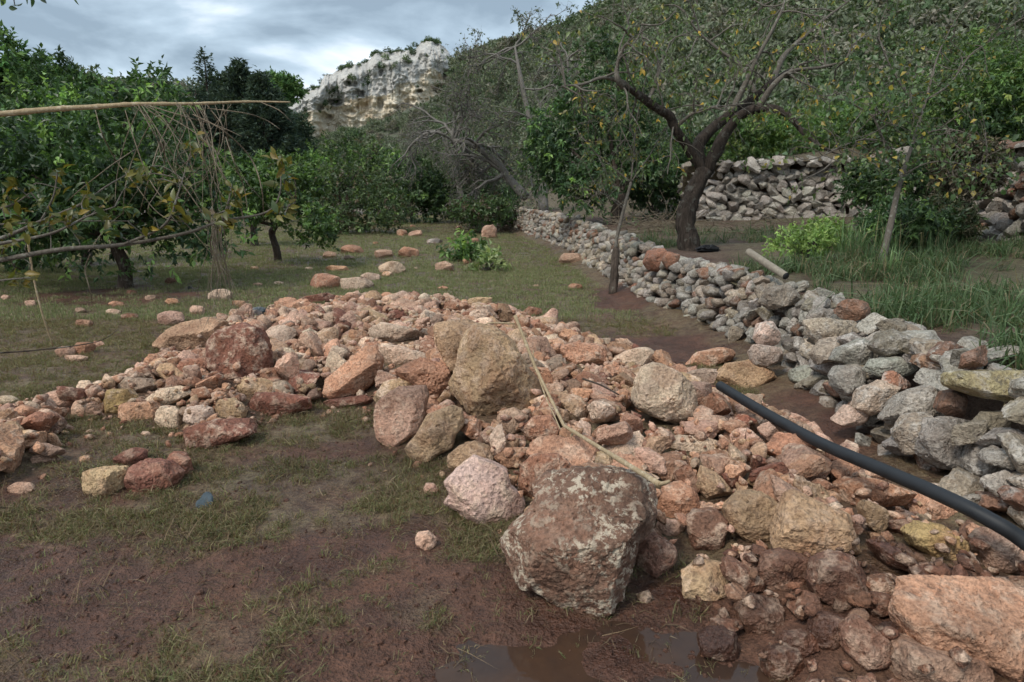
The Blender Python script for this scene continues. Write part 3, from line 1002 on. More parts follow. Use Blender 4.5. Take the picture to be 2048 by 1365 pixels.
K('rust coloured flat slab under the black pipe', ZR, [(755, 580), (830, 535), (950, 540), (1085, 590), (1080, 650), (960, 650), (850, 665), (770, 630)], 'rust', group=HEAPG)
K('orange brown boulder touching the black pipe', ZR, [(1080, 640), (1120, 590), (1200, 580), (1270, 620), (1300, 700), (1250, 760), (1140, 740), (1090, 700)], 'orange', group=HEAPG)
K('yellowish flat rock between the pipe and the big corner slab', ZR, [(1068, 760), (1120, 718), (1210, 725), (1300, 790), (1355, 840), (1290, 875), (1160, 850), (1090, 810)], 'yellow', group=HEAPG)
K('big orange tan slab filling the bottom right corner', ZR, [(1020, 1030), (1060, 988), (1150, 990), (1300, 980), (1400, 995), (1560, 1010), (1720, 1100), (1720, 1380), (1500, 1400), (1350, 1270), (1180, 1245), (1110, 1200), (1060, 1110)], 'orange', sub=6, shift=.35, D=.8, group=HEAPG, cuts=[(.0, .85, -.5, .55), (-.4, -.2, -.9, .72)])
K('pinkish brown slab below the big corner slab', ZR, [(1035, 1290), (1060, 1210), (1200, 1240), (1350, 1260), (1480, 1370), (1440, 1480), (1250, 1500), (1060, 1450)], 'pink', sub=5, shift=.5, group=HEAPG)
K('tall pinkish slab leaning at the right frame edge below the pipe', ZR, [(1355, 790), (1400, 745), (1480, 770), (1560, 850), (1580, 950), (1480, 965), (1400, 960)], 'pink', group=HEAPG)
K('yellowish boulder right beside the raised black pipe end', ZR, [(280, 110), (330, 60), (420, 45), (500, 90), (532, 140), (500, 185), (400, 175), (310, 170)], 'tan', group=HEAPG)
K('tan rock against the wall foot above the pipe end', ZR, [(150, 60), (200, 10), (290, -8), (360, 5), (345, 40), (270, 60), (180, 85)], 'orange', group=HEAPG)
K('long cream flat rock in the rubble below the pale pink boulder', ZR, [(60, 375), (130, 355), (230, 360), (300, 385), (290, 420), (180, 425), (90, 405)], 'cream', group=HEAPG)
K('pale tan rock tilted right of the broken cane tip', ZR, [(190, 560), (220, 485), (280, 510), (335, 580), (320, 630), (260, 640)], 'tan', group=HEAPG)
K('pale wedge rock standing on the broad flat topped boulder', ZR, [(865, 650), (880, 615), (960, 650), (990, 700), (935, 755), (890, 720)], 'tan', group=HEAPG, shift=.0)
K('brown red rock right of the lichen boulder', ZA, [(1690, 470), (1640, 400), (1700, 320), (1800, 290), (1890, 340), (1890, 430), (1800, 490)], 'rust', group=HEAPG)
K('dark brown rock in shade right below the lichen boulder', ZA, [(1530, 700), (1560, 600), (1660, 570), (1760, 640), (1770, 720), (1690, 790), (1580, 780)], 'brown', group=HEAPG, shift=.05)
K('pink small block right of the lichen boulder base', ZA, [(1650, 540), (1690, 480), (1780, 490), (1815, 530), (1750, 580), (1690, 575)], 'pink', group=HEAPG)
K('glistening wet round stone at the puddle edge', ZR, [655, 1085, 822, 1235], 'wet', wet=.9, group='wet stones along the puddle')
K('damp brown boulder with a ridge left of the corner slab', ZR, [(810, 1170), (870, 1105), (930, 1150), (1020, 1230), (1035, 1310), (960, 1340), (870, 1300), (820, 1240)], 'brown', wet=.3, group='wet stones along the puddle')
K('wet brown stone cut by the bottom edge of the frame', ZR, [465, 1220, 632, 1380], 'wet', wet=.8, group='wet stones along the puddle')
K('wet muddy rock alone in the puddle', ZR, [360, 1015, 560, 1170], 'muddy', wet=.6, group='wet stones along the puddle')
K('half sunken wet rock in front of the puddle rock', ZR, [205, 1150, 375, 1280], 'wet', wet=.8, group='wet stones along the puddle', shift=.1)
K('narrow upright brown stone in front of the damp domed boulder', ZR, [(755, 1060), (790, 940), (830, 925), (862, 980), (850, 1085), (800, 1095)], 'muddy', wet=.2, group='wet stones along the puddle')
K('wet reddish stones flat one at the puddle rim', ZR, [545, 1160, 690, 1270], 'wet', wet=.8, group='wet stones along the puddle')
K('brown block right of the narrow upright stone', ZR, [895, 925, 1040, 1015], 'muddy', wet=.2, group='wet stones along the puddle')
K('brown rounded block under the other brown block', ZR, [890, 1000, 1012, 1115], 'muddy', wet=.3, group='wet stones along the puddle')
K('small dark wet stone nearest the bottom right slab', ZR, [945, 1130, 1110, 1240], 'wet', wet=.7, group='wet stones along the puddle')
# --- left wing
K('long pale tan boulder at the left back of the heap', ZL, [(495, 225), (540, 190), (600, 150), (700, 125), (755, 140), (745, 200), (700, 235), (660, 245), (570, 235)], 'tan', sub=5, shift=.12, group=HEAPG, cuts=[(-.1, .7, -.7, .66), (.0, -.5, -.85, .74)])
K('big dark red blocky boulder on the left of the heap', ZL, [(690, 220), (740, 170), (810, 148), (870, 165), (897, 220), (908, 290), (880, 335), (780, 342), (720, 325), (693, 290)], 'red', sub=6, D=.8, shift=.08, group=HEAPG, cuts=[(-.1, .1, -1, .62), (-.2, .9, -.45, .84), (.85, .0, -.55, .85)])
K('dark red flat rock in front of the tilted orange boulder', ZL, [(828, 430), (870, 385), (960, 390), (1045, 400), (1045, 440), (960, 465), (890, 485), (840, 465)], 'red', group=HEAPG)
K('cream rock at the top of the left spur', ZL, [(400, 360), (430, 330), (500, 338), (535, 365), (480, 390), (420, 385)], 'cream', group=HEAPG)
K('long cream rock across the left spur', ZL, [(492, 405), (540, 370), (620, 358), (645, 385), (580, 425), (520, 440)], 'cream', group=HEAPG)
K('mustard yellow rock on the left spur', ZL, [(335, 430), (370, 375), (430, 372), (458, 410), (420, 450), (360, 465)], 'yellow', group=HEAPG)
K('pinkish rock left of the mustard yellow rock', ZL, [235, 408, 348, 470], 'pink', group=HEAPG)
K('orange and white rock in front of the mustard yellow rock', ZL, [400, 412, 542, 488], 'orange', group=HEAPG)
K('whitish rounded rock low on the left spur', ZL, [520, 430, 620, 522], 'cream', group=HEAPG)
K('pale mottled block beside the whitish rounded rock', ZL, [622, 424, 722, 502], 'pale', group=HEAPG)
K('tan block in front of the big dark red boulder', ZL, [720, 404, 828, 482], 'tan', group=HEAPG)
K('tan orange rock right of the big dark red boulder foot', ZL, [802, 330, 918, 408], 'tan', group=HEAPG)
K('flat dark red slab fallen flat at the tip of the left spur', ZL, [(580, 550), (640, 500), (720, 478), (830, 475), (858, 520), (760, 560), (680, 588), (610, 580)], 'red', group=HEAPG)
K('pale topped broken rock of the isolated red trio on the grass', ZL, [(265, 660), (330, 640), (410, 638), (428, 690), (400, 745), (310, 752), (285, 710)], 'tan', group='isolated rocks on the near grass')
K('largest dark red rock of the isolated trio on the grass', ZL, [(425, 650), (480, 615), (560, 620), (600, 660), (590, 695), (500, 748), (440, 745)], 'red', group='isolated rocks on the near grass')
K('dark red rock lying behind the isolated red trio', ZL, [385, 575, 502, 642], 'red', group='isolated rocks on the near grass')
K('small dark red rock at the right end of the isolated trio', ZL, [555, 585, 648, 690], 'red', group='isolated rocks on the near grass', shift=.3)
K('white stone alone at the left edge of the field', ZL, [-15, 392, 56, 432], 'cream', group='isolated rocks on the near grass')
K('small pink stone on the grass left of the pale pinkish boulder', ZA, [390, 292, 475, 360], 'pink', name='rock', cat='rock', group='isolated rocks on the near grass', sub=4, shift=.2)
K('small reddish stone alone in the wet grass', ZA, [350, 555, 466, 660], 'pink', name='rock', cat='rock', group='isolated rocks on the near grass', sub=4, shift=.2)
K('tan pinkish stone at the left frame edge on muddy grass', ZL, [22, 688, 110, 735], 'pink', name='rock', cat='rock', group='isolated rocks on the near grass', sub=4)
# --- scattered over the field behind
SG = 'rocks strewn over the field behind the heap'
for b, c, lab in [((428, 630, 588, 728), 'orange', 'orange boulder paired with a white one behind the heap crest'),
                  ((570, 652, 762, 728), 'cream', 'white boulder paired with an orange one behind the heap crest'),
                  ((690, 627, 795, 682), 'pale', 'pale rock behind the white boulder'),
                  ((778, 572, 922, 648), 'cream', 'cream topped boulder in mid field'),
                  ((800, 622, 860, 655), 'orange', 'small orange rock against the cream topped boulder'),
                  ((1072, 572, 1178, 636), 'pink', 'pink boulder left of the fallen leafy branches'),
                  ((882, 498, 992, 562), 'orange', 'orange boulder at the right end of the far row'),
                  ((748, 508, 862, 562), 'pink', 'pink boulder in the middle of the far row'),
                  ((588, 486, 705, 545), 'orange', 'low orange rocks at the left of the far row'),
                  ((605, 538, 662, 568), 'pale', 'small pale rock in front of the far row'),
                  ((498, 520, 572, 562), 'pink', 'pink rock at the left end of the far row'),
                  ((880, 405, 932, 448), 'orange', 'orange rock in the farthest pair on the grass'),
                  ((938, 412, 1012, 452), 'pink', 'pink rock in the farthest pair on the grass'),
                  ((1030, 453, 1118, 492), 'grey', 'grey flat rock alone beyond the fallen branches'),
                  ((1312, 385, 1398, 468), 'pink', 'round pink boulder beside the heap of uprooted brush'),
                  ((1712, 526, 1845, 598), 'pink', 'big pink boulder fallen at the foot of the stone wall'),
                  ((1755, 683, 1830, 722), 'orange', 'flat orange rock in the mud beside the sapling'),
                  ((1570, 690, 1615, 708), 'pink', 'tiny pink rock in the field before the sapling'),
                  ((1088, 698, 1142, 722), 'orange', 'small orange rock between the crest and the fallen branches'),
                  ((508, 592, 635, 632), 'orange', 'low orange rock behind the orange and white pair'),
                  ((1205, 458, 1262, 498), 'pale', 'pale rock behind the fallen green branch'),
                  ((1255, 450, 1300, 478), 'orange', 'orange rock left of the round pink boulder'),
                  ((408, 600, 450, 620), 'cream', 'tiny cream stone left of the low orange rock'),
                  ((128, 596, 172, 618), 'orange', 'tiny orange stone right of the small citrus trunk shade'),
                  ((245, 672, 300, 694), 'cream', 'tiny cream stone in the grass left of the orange and white pair'),
                  ((140, 680, 190, 702), 'pink', 'tiny pink stone in the grass near the dry blades'),
                  ((1212, 556, 1262, 585), 'orange', 'orange stone at the fallen branch tip'),
                  ((968, 600, 990, 618), 'cream', 'tiny cream stone right of the cream topped boulder'),
                  ((755, 470, 785, 486), 'orange', 'small orange stone behind the far row'),
                  ((945, 385, 975, 402), 'orange', 'most distant small orange stone on the grass'),
                  ((1180, 390, 1215, 412), 'pink', 'distant pink stone at the slim trunk foot')]:
    K(lab, ZF, list(b), c, name='rock', cat='rock', group=SG, sub=4, shift=.18)
LG = 'rocks strewn under the left citrus trees'
for b, c, lab in [((310, 622, 366, 655), 'pink', 'pink rock touching the long pale tan boulder from behind'),
                  ((415, 578, 462, 605), 'cream', 'whitish flat rock behind the hanging dry blades'),
                  ((330, 597, 357, 612), 'orange', 'orange pebble between trunk shade and dry blades'),
                  ((214, 602, 248, 616), 'orange', 'left orange rock of three before the citrus trunk'),
                  ((210, 618, 238, 632), 'cream', 'cream rock of three before the citrus trunk'),
                  ((242, 626, 274, 642), 'rust', 'rust rock of three before the citrus trunk'),
                  ((146, 640, 184, 656), 'orange', 'lone orange rock left of the citrus trunk'),
                  ((148, 616, 172, 628), 'pink', 'tiny pink rock left of the citrus trunk'),
                  ((112, 692, 152, 716), 'pink', 'left rock of the cluster beside the dangling stick'),
                  ((145, 684, 186, 712), 'rust', 'middle rock of the cluster beside the dangling stick'),
                  ((182, 682, 208, 700), 'rust', 'right rock of the cluster beside the dangling stick'),
                  ((128, 710, 176, 726), 'pink', 'flat rock in front of the cluster beside the dangling stick'),
                  ((330, 556, 356, 572), 'brown', 'brown rock in the shade of the citrus tree'),
                  ((376, 612, 410, 632), 'pink', 'pink pebble left of the grey lump'),
                  ((290, 590, 312, 602), 'pink', 'small pebble in shade right of the citrus trunk'),
                  ((250, 580, 272, 592), 'rust', 'small rust pebble at the foot of the citrus trunk'),
                  ((45, 600, 75, 614), 'pink', 'pebble at far left behind the leafy branch'),
                  ((0, 590, 20, 604), 'pink', 'pebble at the left frame edge behind the leafy branch'),
                  ((494, 615, 536, 640), 'slate', 'dark grey rounded rock left of the heap crest'),
                  ((462, 600, 490, 618), 'orange', 'orange rock left of the dark grey rounded rock')]:
    boulder('rock', lab, 'rock', bbox_outline(b, K.n * 7 + b[0]), tone(c, crng, .05), 1500 + b[0] + b[1], group=LG, sub=4, shift=.18)
print('key rocks', round(time.time() - T0, 1), len(KEYS))

# ------------------------------------------------------------------ rubble: rocks laid one on another on the heap
rng = np.random.default_rng(77)
COLW = {'orange': 'orange', 'pink': 'pinkish', 'rust': 'rust red', 'tan': 'tan', 'cream': 'cream white', 'red': 'dark red', 'brown': 'brown', 'muddy': 'damp brown', 'wet': 'wet brown'}


def rot_matrix(rng, tilt=.5):
    a, b, c = rng.uniform(0, 2 * math.pi), rng.normal() * tilt, rng.normal() * tilt
    return np.array(Matrix.Rotation(a, 3, 'Z') @ Matrix.Rotation(b, 3, 'X') @ Matrix.Rotation(c, 3, 'Y'))


KA = np.array([k[:5] for k in KEYS])


def hides_key(x, y, z, r):
    px, py, w = project((x, y, z))
    rp = r * F / w
    q = np.hypot((px - KA[:, 0]) / (KA[:, 2] + .5 * rp), (py - KA[:, 1]) / (KA[:, 3] + .5 * rp))
    return bool(np.any((q < 1) & (w < KA[:, 4] + .05)))


def lay(v, s, rng, tries=6):
    """drop a rock of scale s onto the running surface inside the heap outline"""
    best = None
    Rm = rot_matrix(rng)
    vv_ = (v * s) @ Rm.T
    low = vv_[:, 2] < 0
    R = max(s)
    lo, hi = HEAP.min(0), HEAP.max(0)
    for _ in range(tries):
        for __ in range(40):
            x, y = rng.uniform(lo[0], min(hi[0], 2.4)), rng.uniform(max(lo[1], 1.6), hi[1])
            # as many rocks per picture area as per ground area: thin out the far ones a little
            if samp(_ins, x, y) and x < xW(y) - .1: break
        ii = ((vv_[low, 0] + x - GX0) / GR).astype(int); jj = ((vv_[low, 1] + y - GY0) / GR).astype(int)
        if ii.min() < 0 or jj.min() < 0 or ii.max() >= GNX or jj.max() >= GNY: continue
        need = SURF[ii, jj] - vv_[low, 2]
        dz = np.percentile(need, 72) - .12 * R
        lift_ = dz - samp(_BH, x, y)
        if lift_ > .55 * R + .05: continue
        if hides_key(x, y, dz, R): continue
        if best is None or lift_ < best[0]: best = (lift_, x, y, dz)
    if best is None: return None
    _, x, y, dz = best
    wv = vv_ + [x, y, dz]
    stamp(wv)
    return Rm, (x, y, dz), wv


def rock_tone(rng, x, y):
    near_wet = sstep(2.75, 2.2, y) * sstep(.0, .6, x)
    if rng.random() < near_wet: return rng.choice(['wet', 'muddy', 'muddy', 'brown'])
    pb = [.30, .30, .12, .12, .13, .03] if y > 4.6 else [.34, .24, .20, .12, .05, .05]
    return rng.choice(['orange', 'pink', 'rust', 'tan', 'cream', 'red'], p=np.array(pb) / sum(pb))


laid = []
sizes = np.concatenate([rng.uniform(.11, .165, 90), rng.uniform(.08, .11, 330), rng.uniform(.05, .08, 900), rng.uniform(.02, .05, 1500)])
for s in sizes:
    if s > .05: k = rng.integers(NROCK); v, f = ROCKV[k]
    else: k = rng.integers(16); v, f = ROCKS[k]
    sc = s * np.array([rng.uniform(.95, 1.3), rng.uniform(.8, 1.05), rng.uniform(.55, .85)])
    got = lay(v[::2] if s > .05 else v, sc, rng, 5 if s > .05 else 3)
    if got is None: continue
    laid.append((s, k, sc, *got[:2]))
print('laid', len(laid), round(time.time() - T0, 1))


def shown(l):
    x, y, z = l[4]; w = project((x, y, z))[2]
    return l[0] / w


big = sorted([l for l in laid if l[0] > .05], key=shown, reverse=True)
solo, rest = big[:235], big[235:] + [l for l in laid if l[0] <= .05]
used = {}
for s, k, sc, Rm, (x, y, z) in solo:
    c = rock_tone(rng, x, y)
    sz = 'small' if s < .08 else ('medium' if s < .12 else 'large')
    px, py, w = project((x, y, z))
    nw = np.array([len(l.split()) for l in KEYLAB])
    dk = np.hypot(px - KA[:, 0], (py - KA[:, 1]) * 1.2) - .5 * (KA[:, 2] + KA[:, 3]) + np.where(nw > 10, 1e6, 0)
    lab = None
    for i_ in np.argsort(dk)[:9]:
        dx, dy = (px - KA[i_, 0]) / KA[i_, 2], (py - KA[i_, 1]) / KA[i_, 3]
        rel_ = ('left of' if dx < 0 else 'right of') if abs(dx) > abs(dy) else ('behind' if dy < 0 else 'in front of')
        cand = '%s %s rock %s the %s' % (sz, COLW[c], rel_, KEYLAB[i_])
        if len(cand.split()) > 16: cand = '%s rock %s the %s' % (COLW[c], rel_, KEYLAB[i_])
        if len(cand.split()) > 16: continue
        lab = lab or cand
        if cand not in used: lab = cand; break
    used.setdefault(lab, 0); used[lab] += 1
    M = Matrix.Translation((x, y, z)) @ Matrix(Rm.tolist()).to_4x4() @ Matrix.Diagonal((*sc, 1))
    o = place('rock', ROCKM[k], M, label=lab, cat='rock', group='loose rocks of the flood rubble heap')
    o.color = (*tone(c, rng), {'wet': .2, 'muddy': .55}.get(c, 1.0))
vs, fs, cs, n0 = [], [], [], 0
for s, k, sc, Rm, (x, y, z) in rest:
    v, f = (ROCK3[k % 12] if s > .065 else ROCKS[k % 16])
    c = tone(rock_tone(rng, x, y), rng)
    wv = (v * sc) @ Rm.T + [x, y, z]
    vs.append(wv); fs.append(f + n0); cs.append(np.repeat(c[None], len(v), 0)); n0 += len(v)
# gravel filling the joints of the heap and strewn around its rim
for k in range(5200):
    for _ in range(20):
        x, y = rng.uniform(-5, 2.2), rng.uniform(1.7, 10.5)
        d = float(samp(_d, x, y)); inside = bool(samp(_ins, x, y))
        if inside or (d < .35 and rng.random() < math.exp(-d / .12) * .5): break
    else: continue
    if x > xW(y) - .05: continue
    s = .007 + .026 * rng.random() ** 1.6
    v, f = CHIPS[k % 10]
    if inside and samp(SURF, x, y) > samp(_BH, x, y) + .12: continue
    zz = samp(_BH if not inside else np.minimum(SURF, _BH + .09), x, y)
    wv = (v * s * np.array([1.2, 1, .7])) @ rot_matrix(rng).T + [x, y, zz + .2 * s]
    c = tone(rock_tone(rng, x, y), rng)
    vs.append(wv); fs.append(f + n0); cs.append(np.repeat(c[None], len(v), 0)); n0 += len(v)
obj_np('rubble', np.concatenate(vs), np.concatenate(fs), M_ROCKV, attrs={'tint': np.concatenate(cs)}, kind='stuff',
       label='small stones and gravel filling the flood rubble heap', cat='rubble')
print('heap', round(time.time() - T0, 1))

# ------------------------------------------------------------------ dry stone walls
def wall(label, ys0, ys1, xf, hf, zb, sizef, setback, seed, group=None, keep=None, cols=('grey', 'grey', 'grey', 'tan', 'pale', 'rust'), nmax=290, zbot=-.05):
    rng = np.random.default_rng(seed)
    # arc-length table
    yy = np.linspace(ys0, ys1, 900); xx = xf(yy)
    sl = np.concatenate([[0], np.cumsum(np.hypot(np.diff(xx), np.diff(yy)))])
    tx, ty = np.gradient(xx, sl), np.gradient(yy, sl)
    root = empty('dry_stone_wall', (float(xx[0]), float(yy[0]), float(zb(xx[:1], yy[:1])[0])), label, 'stone wall', group)
    st = []
    row = 0
    z_rel = zbot
    Hmax = max(hf(yy)) + .02
    while z_rel < Hmax:
        s = rng.uniform(0, .1); hrow = None
        while s < sl[-1]:
            y = np.interp(s, sl, yy); g = sizef(y)
            w = g * rng.uniform(.7, 1.75); h = g * rng.uniform(.62, .95)
            if hrow is None: hrow = g * .66
            H = hf(y) * (1 + .14 * float(noise3(np.array([y * 1.3, 0.5, seed]), 3)))
            if z_rel + .3 * h < H + rng.normal() * .03:
                x = np.interp(s + w / 2, sl, xx); yc = np.interp(s + w / 2, sl, yy)
                tn = np.array([np.interp(s, sl, tx), np.interp(s, sl, ty)]); tn /= np.hypot(*tn)
                nrm = np.array([-tn[1], tn[0]])          # towards the open side (−x)
                fz = (z_rel + h / 2) / H
                out = .05 - setback * fz + rng.normal() * .035
                z0 = float(zb(np.array([x]), np.array([yc]))[0])
                p = np.array([x + nrm[0] * out, yc + nrm[1] * out, z0 + z_rel + h / 2 + rng.normal() * .025])
                if keep is None or keep(p, max(w, h) / 2):
                    st.append((p, w, h, g, tn))
            s += w * .93
        z_rel += hrow * (1.0 + .0 * row)
        row += 1
    # loose capping stones
    s = 0
    while s < sl[-1]:
        y = np.interp(s, sl, yy); g = sizef(y) * rng.uniform(.8, 1.4)
        x = np.interp(s, sl, xx); tn = np.array([np.interp(s, sl, tx), np.interp(s, sl, ty)]); tn /= np.hypot(*tn)
        for back_ in (.04, .2):
            if rng.random() < (.85 if back_ < .1 else .45):
                z0 = float(zb(np.array([x]), np.array([y]))[0])
                p = np.array([x + tn[1] * (setback - .02 + back_ + rng.normal() * .05), y - tn[0] * back_, z0 + hf(y) - .01 + rng.normal() * .02])
                if keep is None or keep(p, g / 2): st.append((p, g * 1.2, g * .7, g, tn))
        s += g * rng.uniform(.9, 1.4)
    st.sort(key=lambda q: -q[1] * q[2] / max(q[0][1], 1) ** 2)
    vs, fs, cs, n0 = [], [], [], 0
    for i, (p, w, h, g, tn) in enumerate(st):
        px, py, wd = project(p)
        c = tone(rng.choice(cols), rng, .18)
        k = rng.integers(NROCK)
        sc = np.array([w * .56, g * rng.uniform(.6, .85), h * .64])
        a = math.atan2(tn[1], tn[0])
        Rm = Matrix.Rotation(a + rng.normal() * .35, 3, 'Z') @ Matrix.Rotation(rng.normal() * .32, 3, 'Y') @ Matrix.Rotation(rng.normal() * .2 - .1, 3, 'X') @ Matrix.Rotation(rng.choice([0, math.pi]), 3, rng.choice(['X', 'Y', 'Z']))
        if i < nmax:
            M = Matrix.Translation(p) @ Rm.to_4x4() @ Matrix.Diagonal((*sc, 1))
            o = place('stone', WROCKM[k], M, root)
            o.color = (*c, 1)
        else:
            v, f = ROCKS[k % 16]
            vs.append((v * sc) @ np.array(Rm).T + p); fs.append(f + n0); cs.append(np.repeat(c[None], len(v), 0)); n0 += len(v)
    if vs:
        o = obj_np('stones', np.concatenate(vs), np.concatenate(fs), M_WALLV, root, attrs={'tint': np.concatenate(cs)})
        o['kind'] = 'stuff'
    # earth core behind the facing
    yc = yy[::max(1, len(yy) // 110)]; xc = xf(yc); ux, uy = ty[::max(1, len(yy) // 110)], -tx[::max(1, len(yy) // 110)]
    ul = np.hypot(ux, uy); ux, uy = ux / ul, uy / ul
    sec = lambda o_, z_: np.stack([xc + ux * o_, yc + uy * o_, zb(xc, yc) + z_], -1)
    V = np.concatenate([sec(.16, -.1), sec(.18 + setback, hf(yc) - .03), sec(.75, hf(yc) - .05)])
    n = len(yc); i = np.arange(n - 1)
    Fc = np.concatenate([np.stack([i, i + 1, n + i + 1, n + i], -1), np.stack([n + i, n + i + 1, 2 * n + i + 1, 2 * n + i], -1)])
    obj_np('earth_core', V, Fc, M_TERR, root, smooth=False, attrs={'grass': np.zeros(len(V))})
    return root


WKEYS = []


def keep_low(p, r):
    for q, rr in WKEYS:
        if np.linalg.norm(p - q) < rr + .45 * r: return False
    return True


# traced large stones of the near wall end (children of the wall are added after it exists)
WK = [(Z8, [(1745, 750), (1790, 742), (2060, 740), (2200, 760), (2200, 860), (2050, 880), (1870, 850), (1750, 805)], 'moss', 3.35),
      (Z8, [(1115, 520), (1180, 512), (1300, 525), (1365, 560), (1280, 590), (1170, 622), (1140, 580)], 'stone', None),
      (Z8, [(1605, 1030), (1650, 955), (1760, 945), (1850, 965), (1880, 1020), (1830, 1100), (1830, 1180), (1700, 1160), (1640, 1110)], 'grey', 3.45),
      (Z8, [(1815, 1130), (1850, 1050), (1950, 1030), (2000, 1080), (1990, 1170), (1900, 1200), (1830, 1185)], 'grey', 3.3),
      (Z8, [(1450, 950), (1530, 840), (1640, 800), (1690, 850), (1670, 930), (1580, 970), (1500, 980)], 'grey', 3.75),
      (Z8, [(1500, 1000), (1560, 930), (1650, 920), (1650, 1000), (1600, 1080), (1540, 1100)], 'stone', 3.6),
      (Z8, [(1320, 900), (1350, 820), (1430, 780), (1500, 810), (1470, 870), (1400, 930)], 'pale', 3.95),
      (Z8, [(1230, 950), (1290, 890), (1360, 900), (1400, 940), (1330, 975), (1260, 975)], 'pale', 4.0),
      (Z8, [(1680, 900), (1710, 830), (1770, 820), (1810, 880), (1800, 945), (1730, 940)], 'brown', 3.5),
      (Z8, [(1840, 970), (1880, 920), (1970, 915), (1990, 980), (1950, 1020), (1880, 1015)], 'stone', 3.35),
      (Z8, [(1220, 760), (1250, 720), (1340, 715), (1380, 760), (1340, 850), (1270, 840), (1230, 800)], 'grey', 4.3),
      (Z8, [(1370, 740), (1400, 690), (1500, 680), (1590, 690), (1570, 760), (1450, 770)], 'grey', 4.1),
      (Z8, [(1415, 770), (1480, 740), (1570, 800), (1560, 835), (1480, 810)], 'rust', 3.95),
      (Z8, [(1130, 660), (1170, 610), (1240, 590), (1290, 620), (1240, 690), (1160, 710)], 'stone', 4.7),
      (Z8, [(1225, 690), (1260, 640), (1350, 600), (1420, 650), (1400, 710), (1310, 715)], 'grey', 4.35),
      (Z8, [(1380, 630), (1430, 580), (1490, 562), (1600, 615), (1560, 650), (1450, 675)], 'stone', 4.15),
      (Z8, [(865, 660), (890, 625), (1000, 640), (1015, 690), (930, 720), (880, 710)], 'pale', 5.3),
      (Z8, [(885, 600), (905, 535), (960, 525), (1000, 580), (985, 630), (920, 640)], 'pale', 5.45),
      (Z8, [(915, 440), (950, 380), (1030, 365), (1105, 410), (1060, 450), (960, 470)], 'stone', 5.9),
      (Z8, [(1980, 1170), (2010, 1120), (2080, 1110), (2110, 1200), (2060, 1290), (1990, 1250)], 'grey', 3.1),
      (Z8, [(405, 270), (425, 215), (490, 210), (530, 250), (500, 310), (430, 300)], 'rust', None),
      (Z8, [(485, 260), (510, 222), (560, 240), (550, 290), (510, 300)], 'rust', None),
      (Z8, [(435, 470), (460, 425), (510, 420), (535, 450), (510, 480), (460, 482)], 'grey', None)]
lower_keys = []
for i, (z, pts, c, dpt) in enumerate(WK):
    O = np.array(zm(z, pts)); cx, cy = (O.min(0) + O.max(0)) / 2
    if dpt is None:
        # where the ray meets the leaning wall face
        r = ray(cx, cy); t = 2.5
        while t < 40 and (CAM + r * t)[0] < xW((CAM + r * t)[1]) + .05: t += .02
        dpt = t
    WK[i] = (O, c, dpt)
    R = np.sqrt(np.prod(O.max(0) - O.min(0))) / 2 * dpt / F
    WKEYS.append((at(cx, cy, dpt), R * .9))

W1 = wall('low tumbledown dry stone terrace wall along the right side of the field', 1.0, 33.5, lambda y: xW(y), lambda y: hW(y), lambda x, y: np.zeros_like(x) + .02,
          lambda y: .135 if y < 5 else (.12 if y < 12 else .15), .24, 11, keep=keep_low, cols=('grey', 'grey', 'grey', 'stone', 'grey', 'stone', 'brown'))
for i, (O, c, dpt) in enumerate(WK):
    boulder('stone', None, None, O, tone(c, crng, .06), 2500 + i, mat=M_WALL, depth=dpt, parent=W1, key=False, sub=5, D=.9)
print('wall 1', round(time.time() - T0, 1))
W2 = wall('high upper dry stone wall of round grey stones behind the gnarled tree', 16.45, 17.25, lambda y: xU(y), lambda y: 1.38 + 0 * y, lambda x, y: z_terr(x, y) - .05, lambda y: .24, .3, 12,
          cols=('grey', 'grey', 'grey'))
W3 = wall('overgrown upper dry stone wall of big stones at the right frame edge', 6.5, 16.3, lambda y: xU(y), lambda y: 1.38 + 0 * y, lambda x, y: z_terr(x, y) - .05, lambda y: .32, .3, 13,
          cols=('grey', 'grey', 'grey', 'brown'))
print('walls', round(time.time() - T0, 1))

# ------------------------------------------------------------------ puddle
th = np.linspace(0, 2 * np.pi, 40, endpoint=False)
V = np.concatenate([[[.4, 1.85, -.030]], np.stack([.4 + 1.5 * np.cos(th), 1.85 + .75 * np.sin(th), np.full(40, -.030)], -1)])
k = np.arange(40)
obj_np('puddle', V, np.stack([np.zeros(40, int), 1 + k, 1 + (k + 1) % 40], -1), M_WATER, kind='structure', label='shallow brown puddle in the muddy grass', cat='puddle')

# ================================================================== vegetation
GREEN = [((.036, .068, .022), .40), ((.062, .108, .032), .32), ((.10, .165, .048), .19), ((.16, .23, .075), .09)]
DARKG = [((.024, .046, .019), .48), ((.038, .068, .026), .33), ((.064, .105, .037), .15), ((.13, .20, .06), .04)]
GREYG = [((.055, .075, .042), .5), ((.085, .10, .06), .35), ((.12, .12, .07), .15)]
OLIVE = [((.088, .078, .013), .36), ((.060, .066, .017), .30), ((.125, .088, .013), .12), ((.036, .056, .02), .22)]
PLUM = [((.060, .088, .035), .50), ((.085, .11, .045), .30), ((.14, .13, .04), .13), ((.30, .20, .04), .07)]
PINE = [((.040, .082, .028), .5), ((.065, .115, .035), .35), ((.09, .14, .045), .15)]
CONI = [((.036, .056, .044), .5), ((.054, .078, .058), .35), ((.076, .102, .072), .15)]


def pick(rng, pal, n, j=.15):
    c = np.array([p[0] for p in pal]) * 1.7; w = np.array([p[1] for p in pal])
    t = c[rng.choice(len(c), n, p=w / w.sum())]
    return t * (1 + rng.normal(size=(n, 1)) * j)


